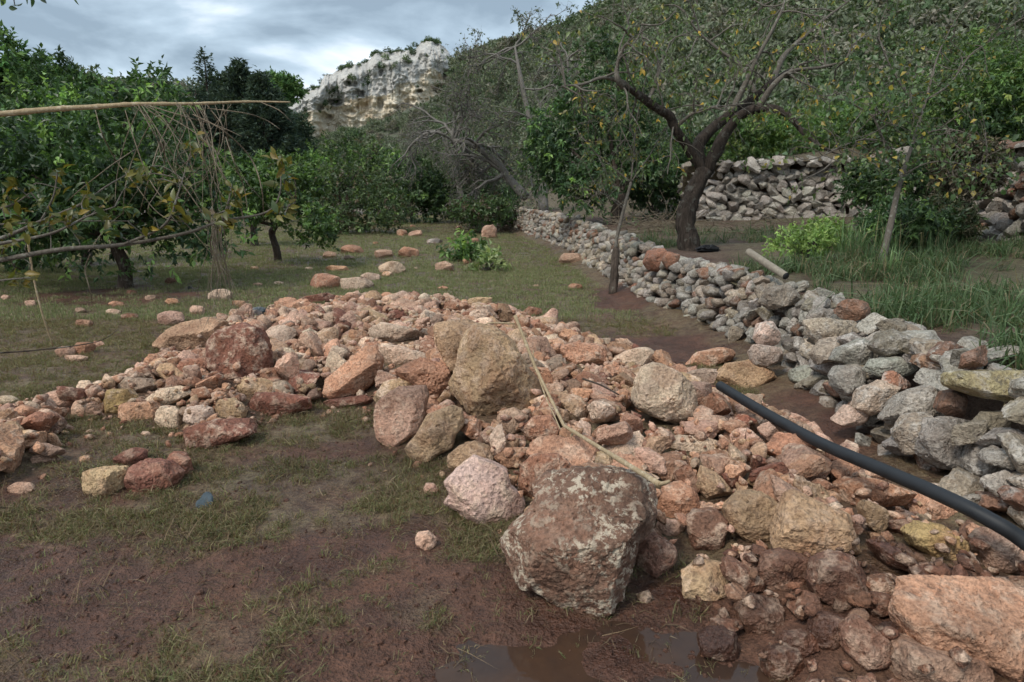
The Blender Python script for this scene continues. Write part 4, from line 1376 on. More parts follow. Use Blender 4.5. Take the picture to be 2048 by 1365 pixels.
def foliage(rng, lobes, nsh, nl, L, W, pal, slen, droop=.25, inner=.25, lift=.35, flat=.0, fold=.25, jit=.34):
    lb = np.array(lobes, float)
    nsh = int(nsh * 1.25)
    wts = lb[:, 3] * lb[:, 5] + .2 * lb[:, 3] * lb[:, 4]
    k = rng.choice(len(lb), nsh, p=wts / wts.sum())
    d = rnd_dir(rng, nsh)
    rad = rng.uniform(.78, 1.08, nsh); inn_ = rng.random(nsh) < inner; rad[inn_] = rng.uniform(.25, .8, inn_.sum())
    rad *= 1 + jit * noise3(d * 2.3 + k[:, None] * 5.1, 3)
    p = lb[k, :3] + d * rad[:, None] * lb[k, 3:6]
    rs_ = .9 / (lb[:, 3].mean() + .05)
    hole = noise3(p * rs_ * 1.6, 11) + .5 * noise3(p * rs_ * 4, 12)
    kp = hole > -.38
    p, d, k = p[kp], d[kp], k[kp]; nsh = len(p)
    sd = unit(d * [1, 1, .7] + [0, 0, lift] + rng.normal(size=(nsh, 3)) * .45)
    ln = slen * rng.uniform(.5, 1.3, nsh)
    ct = pick(rng, pal, nsh, .2) * (1 + .45 * noise3(p * rs_ * 1.1 + 7, 13))[:, None]
    t = np.tile(np.linspace(.15, 1, nl), nsh)
    P = np.repeat(p, nl, 0) + np.repeat(sd * ln[:, None], nl, 0) * t[:, None]
    D = np.repeat(sd, nl, 0) * .55 + rnd_dir(rng, nsh * nl) * .8 - np.array([0, 0, droop])
    Nn = unit(np.repeat(d, nl, 0) * .6 + [0, 0, .7] + rng.normal(size=(nsh * nl, 3)) * .5)
    ll = L * rng.uniform(.6, 1.25, nsh * nl)
    T = np.repeat(ct, nl, 0) * (1 + rng.normal(size=(nsh * nl, 1)) * .12)
    return leaf_arrays(P, D, Nn, ll, ll * W / L, np.clip(T, .005, .8), fold)


def wander(rng, a, d, ln, n=6, wob=.25, grav=0.0):
    p = np.array(a, float); d = np.array(d, float); d /= math.sqrt(d @ d) + 1e-9
    J = rng.normal(size=(n, 3)) * wob; J[:, 2] += grav
    out = np.empty((n + 1, 3)); out[0] = p
    for k in range(n):
        d = d + J[k]; d /= math.sqrt(d @ d) + 1e-9
        p = p + d * (ln / n); out[k + 1] = p
    return out


def limbs_to(tb, rng, fork, targets, r, n=5, sides=6, wob=.12):
    for t in targets:
        a = np.array(fork); t = np.array(t); mid = (a + t) / 2 + (rng.normal(size=3) * .1 + [0, 0, .08]) * np.linalg.norm(t - a)
        pts = spline([a, mid, t], n)
        tb.add(pts, np.linspace(r, r * .25, len(pts)), sides)


def crown_tree(name, label, cat, base, fork, lobes, nsh, nl, L, W, pal, slen, trunk_r, group=None, mat=None, seed=0, bark=None, lean=None, **kw):
    rng = np.random.default_rng(seed)
    root = empty(name, base, label, cat, group)
    tb = Tubes(); b = np.array(base, float); f = np.array(fork, float)
    tb.add(spline([b - [0, 0, .1], b + (f - b) * .35 + rng.normal(size=3) * trunk_r * .5, b + (f - b) * .7 + rng.normal(size=3) * trunk_r * .5, f], 4),
           np.interp(np.linspace(0, 1, 13), [0, .12, 1], [trunk_r * 1.35, trunk_r, trunk_r * .8]), 10, wob=.2, seed=seed)
    limbs_to(tb, rng, f, [np.array(l[:3]) + rng.normal(size=3) * .1 for l in lobes], trunk_r * .55)
    tb.build('trunk', bark or M_BARK, root)
    v, fc, c = foliage(rng, lobes, nsh, nl, L, W, pal, slen, **kw)
    o = obj_np('crown', v, fc, mat or M_LEAF, root, smooth=False, attrs={'tint': c})
    return root


def lobe(px, py, d, rx, rz, ry=None):
    p = at(px, py, d); return (*p, rx, ry or rx, rz)


CG = 'citrus trees of the flooded orchard'
bA = hit(250, 578)[0]
crown_tree('citrus_tree', 'broad dark citrus tree at left behind the dry cane', 'tree', bA, bA + [0, 0, .8],  # lobe depths and radii of the first three citrus crowns scaled about the camera
           [lobe(130, 330, 10.75, 1.13, 1.00), lobe(260, 340, 10.48, 1.06, 1.06), lobe(50, 330, 11.02, 0.93, 0.80), lobe(330, 400, 10.35, 0.93, 0.73), lobe(180, 430, 10.35, 1.19, 0.66), lobe(400, 430, 10.88, 0.73, 0.56),
            lobe(300, 235, 10.88, 0.56, 0.56), lobe(-60, 400, 10.88, 1.06, 0.80), lobe(120, 250, 11.28, 0.66, 0.53), lobe(310, 175, 11.02, 0.21, 0.29), lobe(60, 450, 10.62, 0.93, 0.53)],
           2300, 9, .12, .058, DARKG[:2] + [((.06, .11, .035), .2), ((.15, .23, .075), .09)], .25, .11, CG, seed=1)
bB = hit(555, 522)[0]
crown_tree('citrus_tree', 'small round citrus tree beside the hanging dry blades', 'tree', bB, bB + [0, 0, .78],
           [lobe(600, 425, 13.90, 0.52, 0.45), lobe(525, 405, 13.90, 0.45, 0.37), lobe(628, 458, 13.65, 0.37, 0.32), lobe(560, 375, 14.02, 0.50, 0.40), lobe(610, 385, 14.15, 0.41, 0.35), lobe(495, 395, 14.40, 0.35, 0.31)],
           1000, 8, .11, .055, GREEN, .2, .085, CG, seed=2)
bC = gpt(690, 467)
crown_tree('citrus_tree', 'bushy orange tree right of the small citrus with foliage to the ground', 'tree', bC, bC + [0, 0, .8],
           [lobe(690, 400, 25.30, 1.32, 0.98), lobe(640, 385, 25.88, 1.04, 0.92), lobe(755, 405, 25.30, 0.98, 0.92), lobe(700, 350, 25.88, 1.04, 0.69), lobe(740, 315, 26.45, 0.40, 0.63), lobe(790, 430, 24.73, 0.52, 0.58), lobe(655, 445, 24.73, 0.63, 0.40),
            lobe(725, 440, 24.38, 0.92, 0.40)],
           1500, 8, .13, .065, [((.040, .062, .026), .45), ((.058, .085, .034), .3), ((.09, .13, .045), .15), ((.09, .07, .045), .1)], .3, .1, CG, seed=3)
for i, (px, py, d, rx, rz, lab, pal) in enumerate([
        (500, 375, 19, .75, .6, 'citrus tree half hidden behind the small round citrus', GREEN),
        (820, 385, 33, 1.5, 1.4, 'dark citrus tree behind the bushy orange tree', DARKG),
        (760, 355, 36, 1.7, 1.3, 'citrus tree rising above the bushy orange tree', GREEN),
        (615, 352, 40, 1.6, 1.0, 'pale green citrus in the back row left of the cliff foot', GREEN),
        (555, 350, 34, 1.4, .9, 'back row citrus above the small round citrus', GREEN),
        (430, 365, 30, 1.4, 1.0, 'back row citrus behind the tangle of dry blades', GREEN),
        (880, 350, 46, 2.2, 1.8, 'farthest citrus at the end of the grass strip', GREEN),
        (690, 320, 48, 2.4, 1.3, 'far citrus under the cliff', GREEN),
        (980, 400, 40, 1.6, 1.3, 'dark shrub tree behind the leaning grey trunk', DARKG),
        (20, 400, 13, 1.0, 1.0, 'citrus at the left frame edge behind the leafy branch', DARKG),
        (140, 290, 14, .9, .8, 'tall citrus behind the broad dark one', GREEN)]):
    c = at(px, py, d); b = np.array([c[0], c[1], 0.0])
    crown_tree('citrus_tree', lab, 'tree', b, b + [0, 0, max(.4, c[2] - rz * .6)],
               [(*c, rx, rx, rz), (*(c + [-.55 * rx, 0, .1 * rz]), rx * .6, rx * .6, rz * .75), (*(c + [.6 * rx, .2, -.15 * rz]), rx * .55, rx * .6, rz * .75), (*(c + [.1 * rx, 0, .55 * rz]), rx * .5, rx * .5, rz * .6),
                (*(c + [.2 * rx, -.3 * rx, -.6 * rz]), rx * .75, rx * .6, rz * .5)],
               int(520 + 90 * rx), 8, .12 + .0025 * d, .06 + .0012 * d, pal, .28, .1, CG, seed=20 + i)
bE = gpt(906, 442)
crown_tree('citrus_tree', 'dark low crowned tree on a slim straight trunk at the far end of the grass', 'tree', bE, bE + [0, 0, 1.2],
           [lobe(930, 402, 34, 1.5, .75), lobe(880, 395, 34, 1.3, .8), lobe(970, 405, 34.5, 1.0, .6), lobe(900, 360, 35, 1.5, .7)], 900, 8, .2, .09, DARKG, .3, .11, CG, seed=40)
bG = hit(1236, 432)[0]
bG = np.array([2.62, 17.0, float(z_terr(np.array(2.62), np.array(17.0)))])
crown_tree('loquat_tree', 'dense dark leaved fruit tree on the terrace left of the gnarled tree', 'tree', bG, bG + [0, 0, .75],
           [lobe(1130, 330, 16.8, .78, .7), lobe(1200, 270, 17, 1.0, .9), lobe(1250, 205, 17.2, .75, .65), lobe(1180, 375, 16.6, .75, .45), lobe(1285, 320, 17, .7, .7), lobe(1205, 120, 17.4, .42, .5), lobe(1110, 260, 17, .5, .5),
            lobe(1165, 200, 17.2, .5, .5), lobe(1090, 300, 16.8, .35, .4)],
           1900, 8, .15, .06, DARKG, .25, .13, seed=41, droop=.45)

# --- dark trees and pines at the valley floor edge
TG = 'tall trees along the left valley edge'
for i, (lab, px, py, d, rx, rz, pal, lf, n, mt) in enumerate([
        ('tall olive green pine at the left frame edge', 10, 205, 30, 2.0, 1.9, PINE, .30, 900, M_MATTE),
        ('pointed pine just right of the left edge pine', 70, 215, 34, 1.4, 1.9, PINE, .30, 800, M_MATTE),
        ('bushy dark tree with feathery top right of the left pines', 130, 215, 36, 1.7, 1.6, DARKG, .32, 800, M_MATTE),
        ('dark round tree sloping down to the right of the left pines', 185, 225, 38, 1.4, 1.4, GREYG, .32, 600, M_MATTE),
        ('low dark tree filling the gap under the left pines', 60, 260, 26, 2.2, 1.6, DARKG, .26, 800, M_MATTE),
        ('bright green pine crown on the ridge left of the cliff', 566, 178, 120, 2.7, 1.8, PINE, .8, 500, M_MATTE),
        ('second small bright pine on the ridge left of the cliff', 536, 178, 124, 1.7, 1.3, PINE, .8, 260, M_MATTE)]):
    c = at(px, py, d); zb = float(z_hill(np.array(c[0]), np.array(c[1]))) if d > 60 else 0.0
    b = np.array([c[0], c[1], min(zb, c[2] - rz * 1.4)])
    rg = np.random.default_rng(60 + i)
    lbs = [(*c, rx, rx, rz)] + [(*(c + rnd_dir(rg, 1)[0] * [rx * .7, rx * .6, rz * .7]), rx * rg.uniform(.35, .6), rx * .5, rz * rg.uniform(.3, .5)) for _ in range(6)]
    if 'pine' in lab and d < 60: lbs.append((*(c + [0, 0, rz * 1.1]), rx * .35, rx * .35, rz * .45))
    crown_tree('pine_tree' if 'pine' in lab else 'broadleaf_tree', lab, 'tree', b, c - [0, 0, rz * .6], lbs, n, 8, lf, lf * .45, pal, lf * 1.5, .16 * (1 + d / 90), TG if d < 60 else 'pines on the ridge', mt, 70 + i, lift=.6)


def conifer(label, px, ytop, ybase_z, d, rad, seed, pal=CONI, group='dark conifers below the cliff', lean=0, spire=1.0):
    rng = np.random.default_rng(seed)
    t = at(px, ytop, d); b = np.array([t[0], t[1], ybase_z])
    root = empty('conifer', b, label, 'tree', group)
    tb = Tubes(); tb.add([b - [0, 0, .3], (b + t) / 2, t], [.28, .18, .04], 8); H = t[2] - b[2]
    P, D = [], []
    nb = int(150 * spire)
    for k in range(nb):
        f = rng.uniform(.12, 1.0) ** .9; z = b[2] + H * f
        ln = rad * (1 - f) ** .75 * rng.uniform(.65, 1.1) + .25
        a = rng.uniform(0, 2 * math.pi)
        pts = wander(rng, [b[0], b[1], z], [math.cos(a), math.sin(a), .15], ln, 4, .12, .03)
        if k % 3 == 0: tb.add(pts, np.linspace(.05, .012, 5), 4, cap=False)
        m = max(3, int(ln * 7))
        for _ in range(m):
            s = rng.uniform(1, 4.2); q = pts[int(s)] + (pts[min(4, int(s) + 1)] - pts[int(s)]) * (s % 1)
            P.append(q + rng.normal(size=(4, 3)) * .16); D.append(pts[-1] - pts[0] + rng.normal(size=(4, 3)) * ln * .45 + [0, 0, ln * .12])
    tb.build('trunk', M_BARK, root)
    P = np.concatenate(P); D = np.concatenate(D); n = len(P)
    v, f, c = leaf_arrays(P, D, rnd_dir(rng, n) * .6 + [0, 0, 1], .5 * rng.uniform(.5, 1.2, n), .17, pick(rng, pal, n))
    obj_np('crown', v, f, M_MATTE, root, smooth=False, attrs={'tint': c})


conifer('slender dark cypress spire above the conifer group', 408, 106, 0, 60, 1.7, 81, spire=.7)
conifer('broad dark grey conifer left of the cliff', 478, 128, 0, 58, 4.6, 82, spire=2.2)
conifer('dark conifer filling the right half of the group', 522, 150, 0, 55, 3.8, 83, spire=1.6)
conifer('lower dark conifer at the right edge of the group', 560, 205, 0, 57, 2.6, 84)
conifer('small dark conifer nearest the cliff foot', 602, 232, 0, 60, 2.0, 85)
conifer('dark conifer behind the spire', 440, 150, 0, 66, 3.4, 86, spire=1.5)
conifer('short dark conifer at the left of the group', 390, 178, 0, 56, 2.4, 87)


# --- branching trees with bare or leafy twigs
def branching(rng, tb, start, d, ln, r, level, spec, tips):
    """spec per level: (children, len ratio, angle, wob, grav, sides)"""
    ch, lr, ang, wob, grav, sides = spec[level]
    n = 7 if level == 0 else (5 if level == 1 else 4)
    pts = wander(rng, start, d, ln, n, wob, grav)
    tb.add(pts, np.linspace(r, r * .35, n + 1), sides, cap=False)
    if level + 1 >= len(spec):
        tips.append(pts); return
    for k in range(ch):
        f = rng.uniform(.25, 1.0)
        i0 = min(n - 1, int(f * n)); fr = f * n - i0
        t = pts[i0 + 1] - pts[i0]; q = pts[i0] + t * fr
        t = t / (math.sqrt(t @ t) + 1e-9); w_ = rng.normal(size=3); w_ /= math.sqrt(w_ @ w_)
        nd_ = t + w_ * ang
        branching(rng, tb, q, nd_, ln * lr * rng.uniform(.6, 1.2), r * .45 * (1.2 - .5 * f), level + 1, spec, tips)


def grey_tree(label, pts, radii, d, seed, spec, nmain, mainlen, leafy=0.0, up=.25, leafpal=GREYG, group='grey bare twigged trees by the terrace'):
    rng = np.random.default_rng(seed)
    P = spline([at(x, y, d + dd_) for x, y, dd_ in pts], 6)
    root = empty('bare_tree', P[0], label, 'tree', group)
    tb = Tubes(); tb.add(P, np.interp(np.linspace(0, 1, len(P)), np.linspace(0, 1, len(radii)), radii), 9, wob=.15, seed=seed)
    tb.build('trunk', M_TWIGG, root)
    tw = Tubes(); tips = []
    for k in range(nmain):
        f = rng.uniform(.3, 1) if k > 3 else 1
        i = min(len(P) - 1, int(f * (len(P) - 1)))
        dr = rnd_dir(rng, 1)[0] + [0, 0, up]
        branching(rng, tw, P[i], dr, mainlen * rng.uniform(.6, 1.2), radii[-1] * .8 + .01, 0, spec, tips)
    o = tw.build('twigs', M_TWIGG, root); o['kind'] = 'stuff'
    if leafy:
        q = np.concatenate([t[1:] for t in tips]); q = q[rng.random(len(q)) < leafy]
        n = len(q)
        v, f, c = leaf_arrays(q, rnd_dir(rng, n) - [0, 0, .4], rnd_dir(rng, n), .12 * rng.uniform(.6, 1.3, n), .06, pick(rng, leafpal, n))
        obj_np('leaves', v, f, M_MATTE, root, smooth=False, attrs={'tint': c})['kind'] = 'stuff'


FINE = [(8, .55, .9, .22, -.05, 4), (6, .5, .9, .25, -.10, 4), (4, .6, .9, .3, -.15, 3), (0, 0, 0, .3, -.2, 3)]
grey_tree('leaning grey trunk with a drooping mass of bare twigs', [(1052, 395, 0), (1020, 360, .3), (985, 318, 0), (945, 290, -.4), (905, 282, -.6)], [.2, .15, .10], 29, 91, FINE, 14, 2.6, .25)
grey_tree('tall bare grey tree whose twig tips reach the sky', [(1088, 425, 0), (1082, 330, 0), (1060, 240, .2), (1040, 150, 0), (1030, 95, .2)], [.2, .12, .04], 26, 92, FINE, 16, 2.2, .3)
grey_tree('bare grey tree with dead twigs hanging above the slim trunked tree', [(930, 425, 0), (915, 360, 0), (900, 310, .2), (890, 270, .2)], [.16, .12, .05], 33, 93, FINE, 12, 2.5, .2)
grey_tree('thin bare tree behind the dense dark fruit tree', [(1150, 400, 0), (1150, 260, 0), (1140, 170, .2), (1135, 120, .2)], [.2, .12, .04], 28, 94, FINE, 12, 2.0, .1)
print('trees', round(time.time() - T0, 1))

# --- leaf shared by the leaves that can be picked out one by one
def leaf_mesh(name, W, fold, curl, mat):
    u = np.linspace(0, 1, 6); prof = np.array([.06, .62, 1.0, .9, .55, 0.0]) * W / 2
    V, Fq = [], []
    for a, w in zip(u, prof):
        z = -curl * a * a
        V += [(a, -w, z + fold * w), (a, 0, z), (a, w, z + fold * w)]
    for k in range(5):
        b = k * 3
        Fq += [(b, b + 1, b + 4, b + 3), (b + 1, b + 2, b + 5, b + 4)]
    return mesh_np(name, np.array(V), np.array(Fq), mat, True, {'tint': np.ones((18, 3))})


LEAF_N = leaf_mesh('leaf', .46, .5, .25, M_LEAF)
LEAF_R = leaf_mesh('leaf', .66, .4, .2, M_LEAF)


def leaf_objects(root, P, D, Nn, L, T, me):
    for p, d, n, l, t in zip(P, unit(D), Nn, L, T):
        y = unit(np.cross(n, d)); z = np.cross(d, y)
        M = Matrix(((d[0], y[0], z[0], p[0]), (d[1], y[1], z[1], p[1]), (d[2], y[2], z[2], p[2]), (0, 0, 0, 1))) @ Matrix.Diagonal((l, l, l, 1))
        o = place('leaf', me, M, root)
        o.color = (*np.clip(t, .005, .8), 1)


def leafy_tips(rng, tips, per, L, pal, droop):
    q = np.concatenate([np.repeat(t[1:], per, 0) + rng.normal(size=((len(t) - 1) * per, 3)) * .02 for t in tips])
    n = len(q)
    D = rnd_dir(rng, n) * .75 - [0, 0, droop]
    Nn = unit(rnd_dir(rng, n) * .8 + [0, 0, .4] - np.array([0, .5, 0]))
    return q, D, Nn, L * rng.uniform(.6, 1.25, n), pick(rng, pal, n, .2)


def split_leaves(root, P, D, Nn, L, T, me, W, nobj=290):
    """the leaves that show largest as objects, the rest as one part"""
    dist = np.linalg.norm(P - CAM, axis=1)
    px = 1024 + F * P[:, 0] / dist
    score = L / dist * ((px > 0) & (px < 2048))
    o = np.argsort(-score + np.random.default_rng(0).uniform(0, .0025, len(L)))
    a, b = o[:nobj], o[nobj:]
    leaf_objects(root, P[a], D[a], Nn[a], L[a], T[a], me)
    if len(b):
        v, f, c = leaf_arrays(P[b], D[b], Nn[b], L[b], L[b] * W, np.clip(T[b], .005, .8))
        obj_np('leaves', v, f, M_LEAF, root, smooth=False, attrs={'tint': c})['kind'] = 'stuff'


Z3 = (1000, 0, 2.437); Z4 = (1448, 0, 2.437)
# --- the gnarled tree on the terrace
rng = np.random.default_rng(301)
dI = 10.3
pt = lambda z, L_: [at(*zm(z, [(x, y)])[0], dI + o_) for x, y, o_ in L_]
trunk = spline(pt(Z3, [(925, 1250, 0), (918, 1180, 0), (905, 1090, 0), (920, 1000, 0), (958, 910, 0), (1000, 830, 0)]), 6)
TI = empty('gnarled_tree', trunk[0], 'gnarled dark trunked tree with lichened limbs on the terrace edge', 'tree')
tb = Tubes(); tb.add(trunk, np.interp(np.linspace(0, 1, len(trunk)), [0, .1, .5, 1], [.19, .15, .128, .12]), 16, wob=.22, seed=5)
tb.build('trunk', M_BARKD, TI)
limbs = [([(1000, 840, 0), (960, 785, -.05), (905, 705, -.15), (860, 640, -.3), (828, 568, -.4), (785, 540, -.5), (720, 500, -.6), (655, 448, -.7), (600, 425, -.8)], .085, .05),
         ([(985, 800, .05), (965, 710, .1), (1050, 612, .2), (1150, 540, .3), (1250, 470, .4), (1330, 400, .5), (1400, 355, .7), (1500, 300, .9)], .105, .035),
         ([(1010, 835, 0), (1060, 725, -.1), (1120, 620, -.15), (1180, 558, -.25), (1260, 530, -.3), (1350, 535, -.4), (1420, 575, -.5), (1470, 640, -.6), (1530, 690, -.65), (1600, 735, -.7), (1680, 760, -.7)], .10, .008),
         ([(600, 425, -.8), (572, 385, -.9), (568, 340, -.9), (590, 260, -1), (640, 180, -1.1)], .05, .012),
         ([(655, 448, -.7), (590, 400, -.8), (500, 380, -.9), (400, 412, -1.0), (300, 420, -1.1)], .04, .01),
         ([(1130, 545, .2), (1190, 420, .1), (1240, 310, .0), (1310, 180, -.1), (1370, 60, -.1), (1400, -40, 0)], .05, .012),
         ([(1330, 400, .5), (1380, 280, .6), (1480, 180, .7), (1600, 80, .8), (1750, -30, .9)], .05, .012),
         ([(1260, 530, -.3), (1330, 420, -.5), (1420, 350, -.6), (1560, 330, -.6), (1680, 300, -.7)], .05, .012),
         ([(860, 620, -.3), (930, 560, -.5), (1020, 525, -.6), (1100, 540, -.8)], .03, .01),
         ([(1250, 470, .4), (1180, 330, .5), (1060, 240, .5), (960, 150, .4), (900, 60, .3)], .04, .01),
         ([(720, 500, -.6), (760, 400, -.5), (770, 300, -.4), (700, 200, -.3), (690, 120, -.3)], .03, .008)]
tw = Tubes(); tips = []
SP = [(4, .55, .8, .22, -.02, 5), (3, .6, .9, .28, -.06, 4), (0, 0, 0, .3, -.12, 3)]
for pl, r0, r1 in limbs:
    P = spline(pt(Z3, pl), 5)
    lt = Tubes(); lt.add(P, np.interp(np.linspace(0, 1, len(P)), [0, .85, 1], [r0, r1 + (r0 - r1) * .12, r1 * .5]), 9, wob=.2, seed=7); lt.build('limb', M_TWIG if r0 < .06 else M_BARKD, TI)
    nb_ = 7 if r0 < .06 else 4
    for k in range(nb_):
        i = rng.integers(len(P) // 3, len(P)) if k else len(P) - 1
        dr = rnd_dir(rng, 1)[0] * [1, .8, 1] + [0, 0, .2]
        branching(rng, tw, P[i], dr, rng.uniform(.45, .95), .016, 0, SP, tips)
tw.build('twigs', M_TWIG, TI)['kind'] = 'stuff'
lv = leafy_tips(rng, [t for t in tips if rng.random() < .55], 1, .085, PLUM, .75)
split_leaves(TI, *lv, LEAF_N, .46)
print('gnarled', len(lv[0]), round(time.time() - T0, 1))

# --- slanting sapling on the right terrace
dJ = 7.4
rng = np.random.default_rng(302)
pj = lambda z, L_: [at(*zm(z, [(x, y)])[0], dJ + o_) for x, y, o_ in L_]
tr = spline(pj(Z4, [(752, 1340, 0), (780, 1230, 0), (815, 1080, 0), (850, 920, 0), (880, 810, 0)]), 5)
TJ = empty('sapling', tr[0], 'slanting young tree with round leaves on the grassy right terrace', 'tree')
tb = Tubes(); tb.add(tr, np.linspace(.042, .026, len(tr)), 8, wob=.15); tb.build('trunk', M_TWIG, TJ)
tw = Tubes(); tips = []
for pl, r0 in [([(880, 810, 0), (840, 770, 0), (780, 690, -.1), (742, 600, -.2), (715, 560, -.2), (600, 490, -.3), (540, 440, -.3)], .02),
               ([(880, 810, 0), (920, 700, .1), (960, 570, .15), (1000, 430, .2), (1040, 280, .25), (1100, 150, .3), (1180, 20, .3)], .022),
               ([(960, 560, .15), (900, 480, .05), (850, 390, 0), (785, 270, -.05), (755, 150, -.1), (800, 20, -.1)], .013),
               ([(985, 490, .2), (1100, 410, .3), (1200, 270, .4), (1300, 200, .5), (1450, 90, .6)], .013),
               ([(715, 565, -.2), (800, 545, -.3), (900, 520, -.4)], .008),
               ([(920, 700, .1), (1020, 640, 0), (1150, 640, -.1), (1280, 700, -.2)], .012),
               ([(860, 860, 0), (980, 800, -.2), (1100, 790, -.3), (1250, 830, -.3)], .010),
               ([(780, 690, -.1), (680, 680, -.2), (560, 720, -.3), (480, 760, -.3)], .010)]:
    P = spline(pj(Z4, pl), 5)
    lt = Tubes(); lt.add(P, np.linspace(r0, .004, len(P)), 7); lt.build('branch', M_TWIG, TJ)
    for k in range(16):
        i = rng.integers(len(P) // 4, len(P)) if k else len(P) - 1
        branching(rng, tw, P[i], rnd_dir(rng, 1)[0] + [0, 0, .1], rng.uniform(.25, .55), .006, 0, [(4, .6, .8, .25, -.03, 4), (0, 0, 0, .3, -.08, 3)], tips)
tw.build('twigs', M_TWIG, TJ)['kind'] = 'stuff'
lv = leafy_tips(rng, tips, 1, .062, [((.050, .085, .035), .5), ((.075, .11, .045), .3), ((.11, .125, .045), .12), ((.26, .20, .05), .08)], .55)
sel = rng.random(len(lv[0])) < .85
split_leaves(TJ, *[a[sel] for a in lv], LEAF_R, .66)

# --- guarded sapling in the field edge
dK = 10.1
rng = np.random.default_rng(303)
pk = lambda L_: [at(x, y, dK + o_) for x, y, o_ in L_]
tr = spline(pk([(1226, 592, 0), (1228, 540, 0), (1233, 480, 0), (1246, 425, 0), (1262, 365, 0)]), 5)
TK = empty('sapling', tr[0], 'thin young tree with a dark trunk guard in front of the stone wall', 'tree')
tb = Tubes(); tb.add(tr, np.linspace(.032, .022, len(tr)), 8); tb.build('trunk', M_TWIG, TK)
g = spline(pk([(1226, 590, 0), (1229, 545, 0), (1232, 495, 0)]), 6)
tb = Tubes(); tb.add(g, [.06, .058, .062, .06, .058, .062, .064, .06, .058, .056, .058, .052, .045], 12, wob=.2); tb.build('trunk_guard', M_BARK, TK)
tw = Tubes(); tips = []
for pl, r0 in [([(1262, 365, 0), (1225, 335, 0), (1185, 300, -.1), (1150, 255, -.2)], .012), ([(1262, 365, 0), (1268, 300, 0), (1275, 230, 0), (1290, 160, .1)], .015),
               ([(1262, 365, 0), (1300, 310, .1), (1330, 260, .1), (1370, 230, .2)], .012), ([(1250, 420, 0), (1210, 390, 0), (1180, 380, -.1)], .008), ([(1268, 310, 0), (1240, 250, .1), (1230, 190, .1)], .009)]:
    P = spline(pk(pl), 5)
    lt = Tubes(); lt.add(P, np.linspace(r0, .004, len(P)), 6); lt.build('branch', M_TWIG, TK)
    for k in range(12):
        branching(rng, tw, P[rng.integers(3, len(P))], rnd_dir(rng, 1)[0] + [0, 0, .1], rng.uniform(.3, .6), .006, 0, [(4, .6, .8, .25, -.05, 4), (0, 0, 0, .3, -.1, 3)], tips)
tw.build('twigs', M_TWIG, TK)['kind'] = 'stuff'
P_, D_, N_, L_, T_ = leafy_tips(rng, [t for t in tips if rng.random() < .6], 1, .06, PLUM, .5)
v, f, c = leaf_arrays(P_, D_, N_, L_, L_ * .45, np.clip(T_, .01, .5)); obj_np('leaves', v, f, M_LEAF, TK, smooth=False, attrs={'tint': c})['kind'] = 'stuff'

# --- bushes above and on the upper wall
def bush(label, px, py, d, rx, rz, pal, lf, n, seed, group='bushes above the upper wall', mat=None, zb=None, inner=.3):
    c = at(px, py, d)
    rg = np.random.default_rng(seed)
    b = np.array([c[0], c[1], (c[2] - rz * 1.1) if zb is None else zb])
    root = empty('bush', b, label, 'bush', group)
    lbs = [(*c, rx, rx, rz)] + [(*(c + rnd_dir(rg, 1)[0] * [rx * .8, rx * .7, rz * .7]), rx * rg.uniform(.3, .6), rx * .5, rz * rg.uniform(.3, .6)) for _ in range(7)]
    tb = Tubes(); limbs_to(tb, rg, b, [l[:3] for l in lbs], .03); tb.build('stem', M_TWIG, root)
    v, f, cc = foliage(rg, lbs, n, 8, lf, lf * .45, pal, lf * 2.0, inner=inner)
    obj_np('foliage', v, f, mat or M_LEAF, root, smooth=False, attrs={'tint': cc})


BR = [((.045, .085, .025), .4), ((.075, .13, .035), .35), ((.11, .16, .045), .2), ((.15, .18, .05), .05)]
bush('bright green bush over the upper wall right of the gnarled trunk', 1500, 285, 19, .85, .65, BR, .12, 700, 401)
bush('green bush on the upper wall behind the hanging plum twigs', 1600, 275, 19.5, 1.0, .7, BR, .12, 750, 402)
bush('green bush on the upper wall behind the slanting sapling', 1720, 260, 18, 1.2, .8, BR, .12, 900, 403)
bush('dark bush above the wall corner', 1830, 250, 16, 1.1, .8, GREEN, .12, 800, 404)
bush('tall green bush above the right wall', 1960, 190, 12.5, .95, .8, BR, .10, 1100, 405)
bush('dark glossy bush hanging over the right wall top', 2010, 260, 11.8, .75, .5, DARKG, .10, 900, 406)
bush('green bush at the right frame edge above the wall', 2075, 190, 11.5, .8, .8, BR, .10, 700, 407)
bush('dark bush behind the dense fruit tree', 1340, 330, 20, 1.1, .9, DARKG, .14, 700, 408)
bush('dark bush under the gnarled tree limbs', 1310, 380, 18, .8, .6, DARKG, .13, 500, 409)
bush('dead brown thicket smothering the right wall', 1945, 335, 9.6, .36, .34, [((.05, .045, .03), .5), ((.09, .075, .05), .4), ((.06, .08, .035), .1)], .07, 1500, 410, 'growth on the upper wall', M_MATTE)
bush('dark ivy hanging at the foot of the right wall', 1885, 450, 9.3, .4, .26, [((.03, .045, .02), .5), ((.06, .06, .035), .5)], .07, 900, 411, 'growth on the upper wall', M_MATTE)
bush('leafy undergrowth below the slanting sapling', 1815, 445, 9.0, .42, .22, DARKG, .08, 450, 412, 'growth on the upper wall')
bush('green shrub against the upper wall left of the sapling fork', 1745, 372, 12.5, .42, .34, DARKG, .09, 420, 419, 'growth on the upper wall')
bush('shrub in front of the wall corner right of the sapling', 1850, 352, 11.5, .42, .36, DARKG, .09, 420, 420, 'growth on the upper wall')
bush('pale lime green herb clump on the terrace', 1605, 490, 8.3, .28, .2, [((.11, .17, .05), .5), ((.16, .22, .07), .4), ((.2, .24, .1), .1)], .055, 330, 413, 'low plants on the terrace', zb=.66)
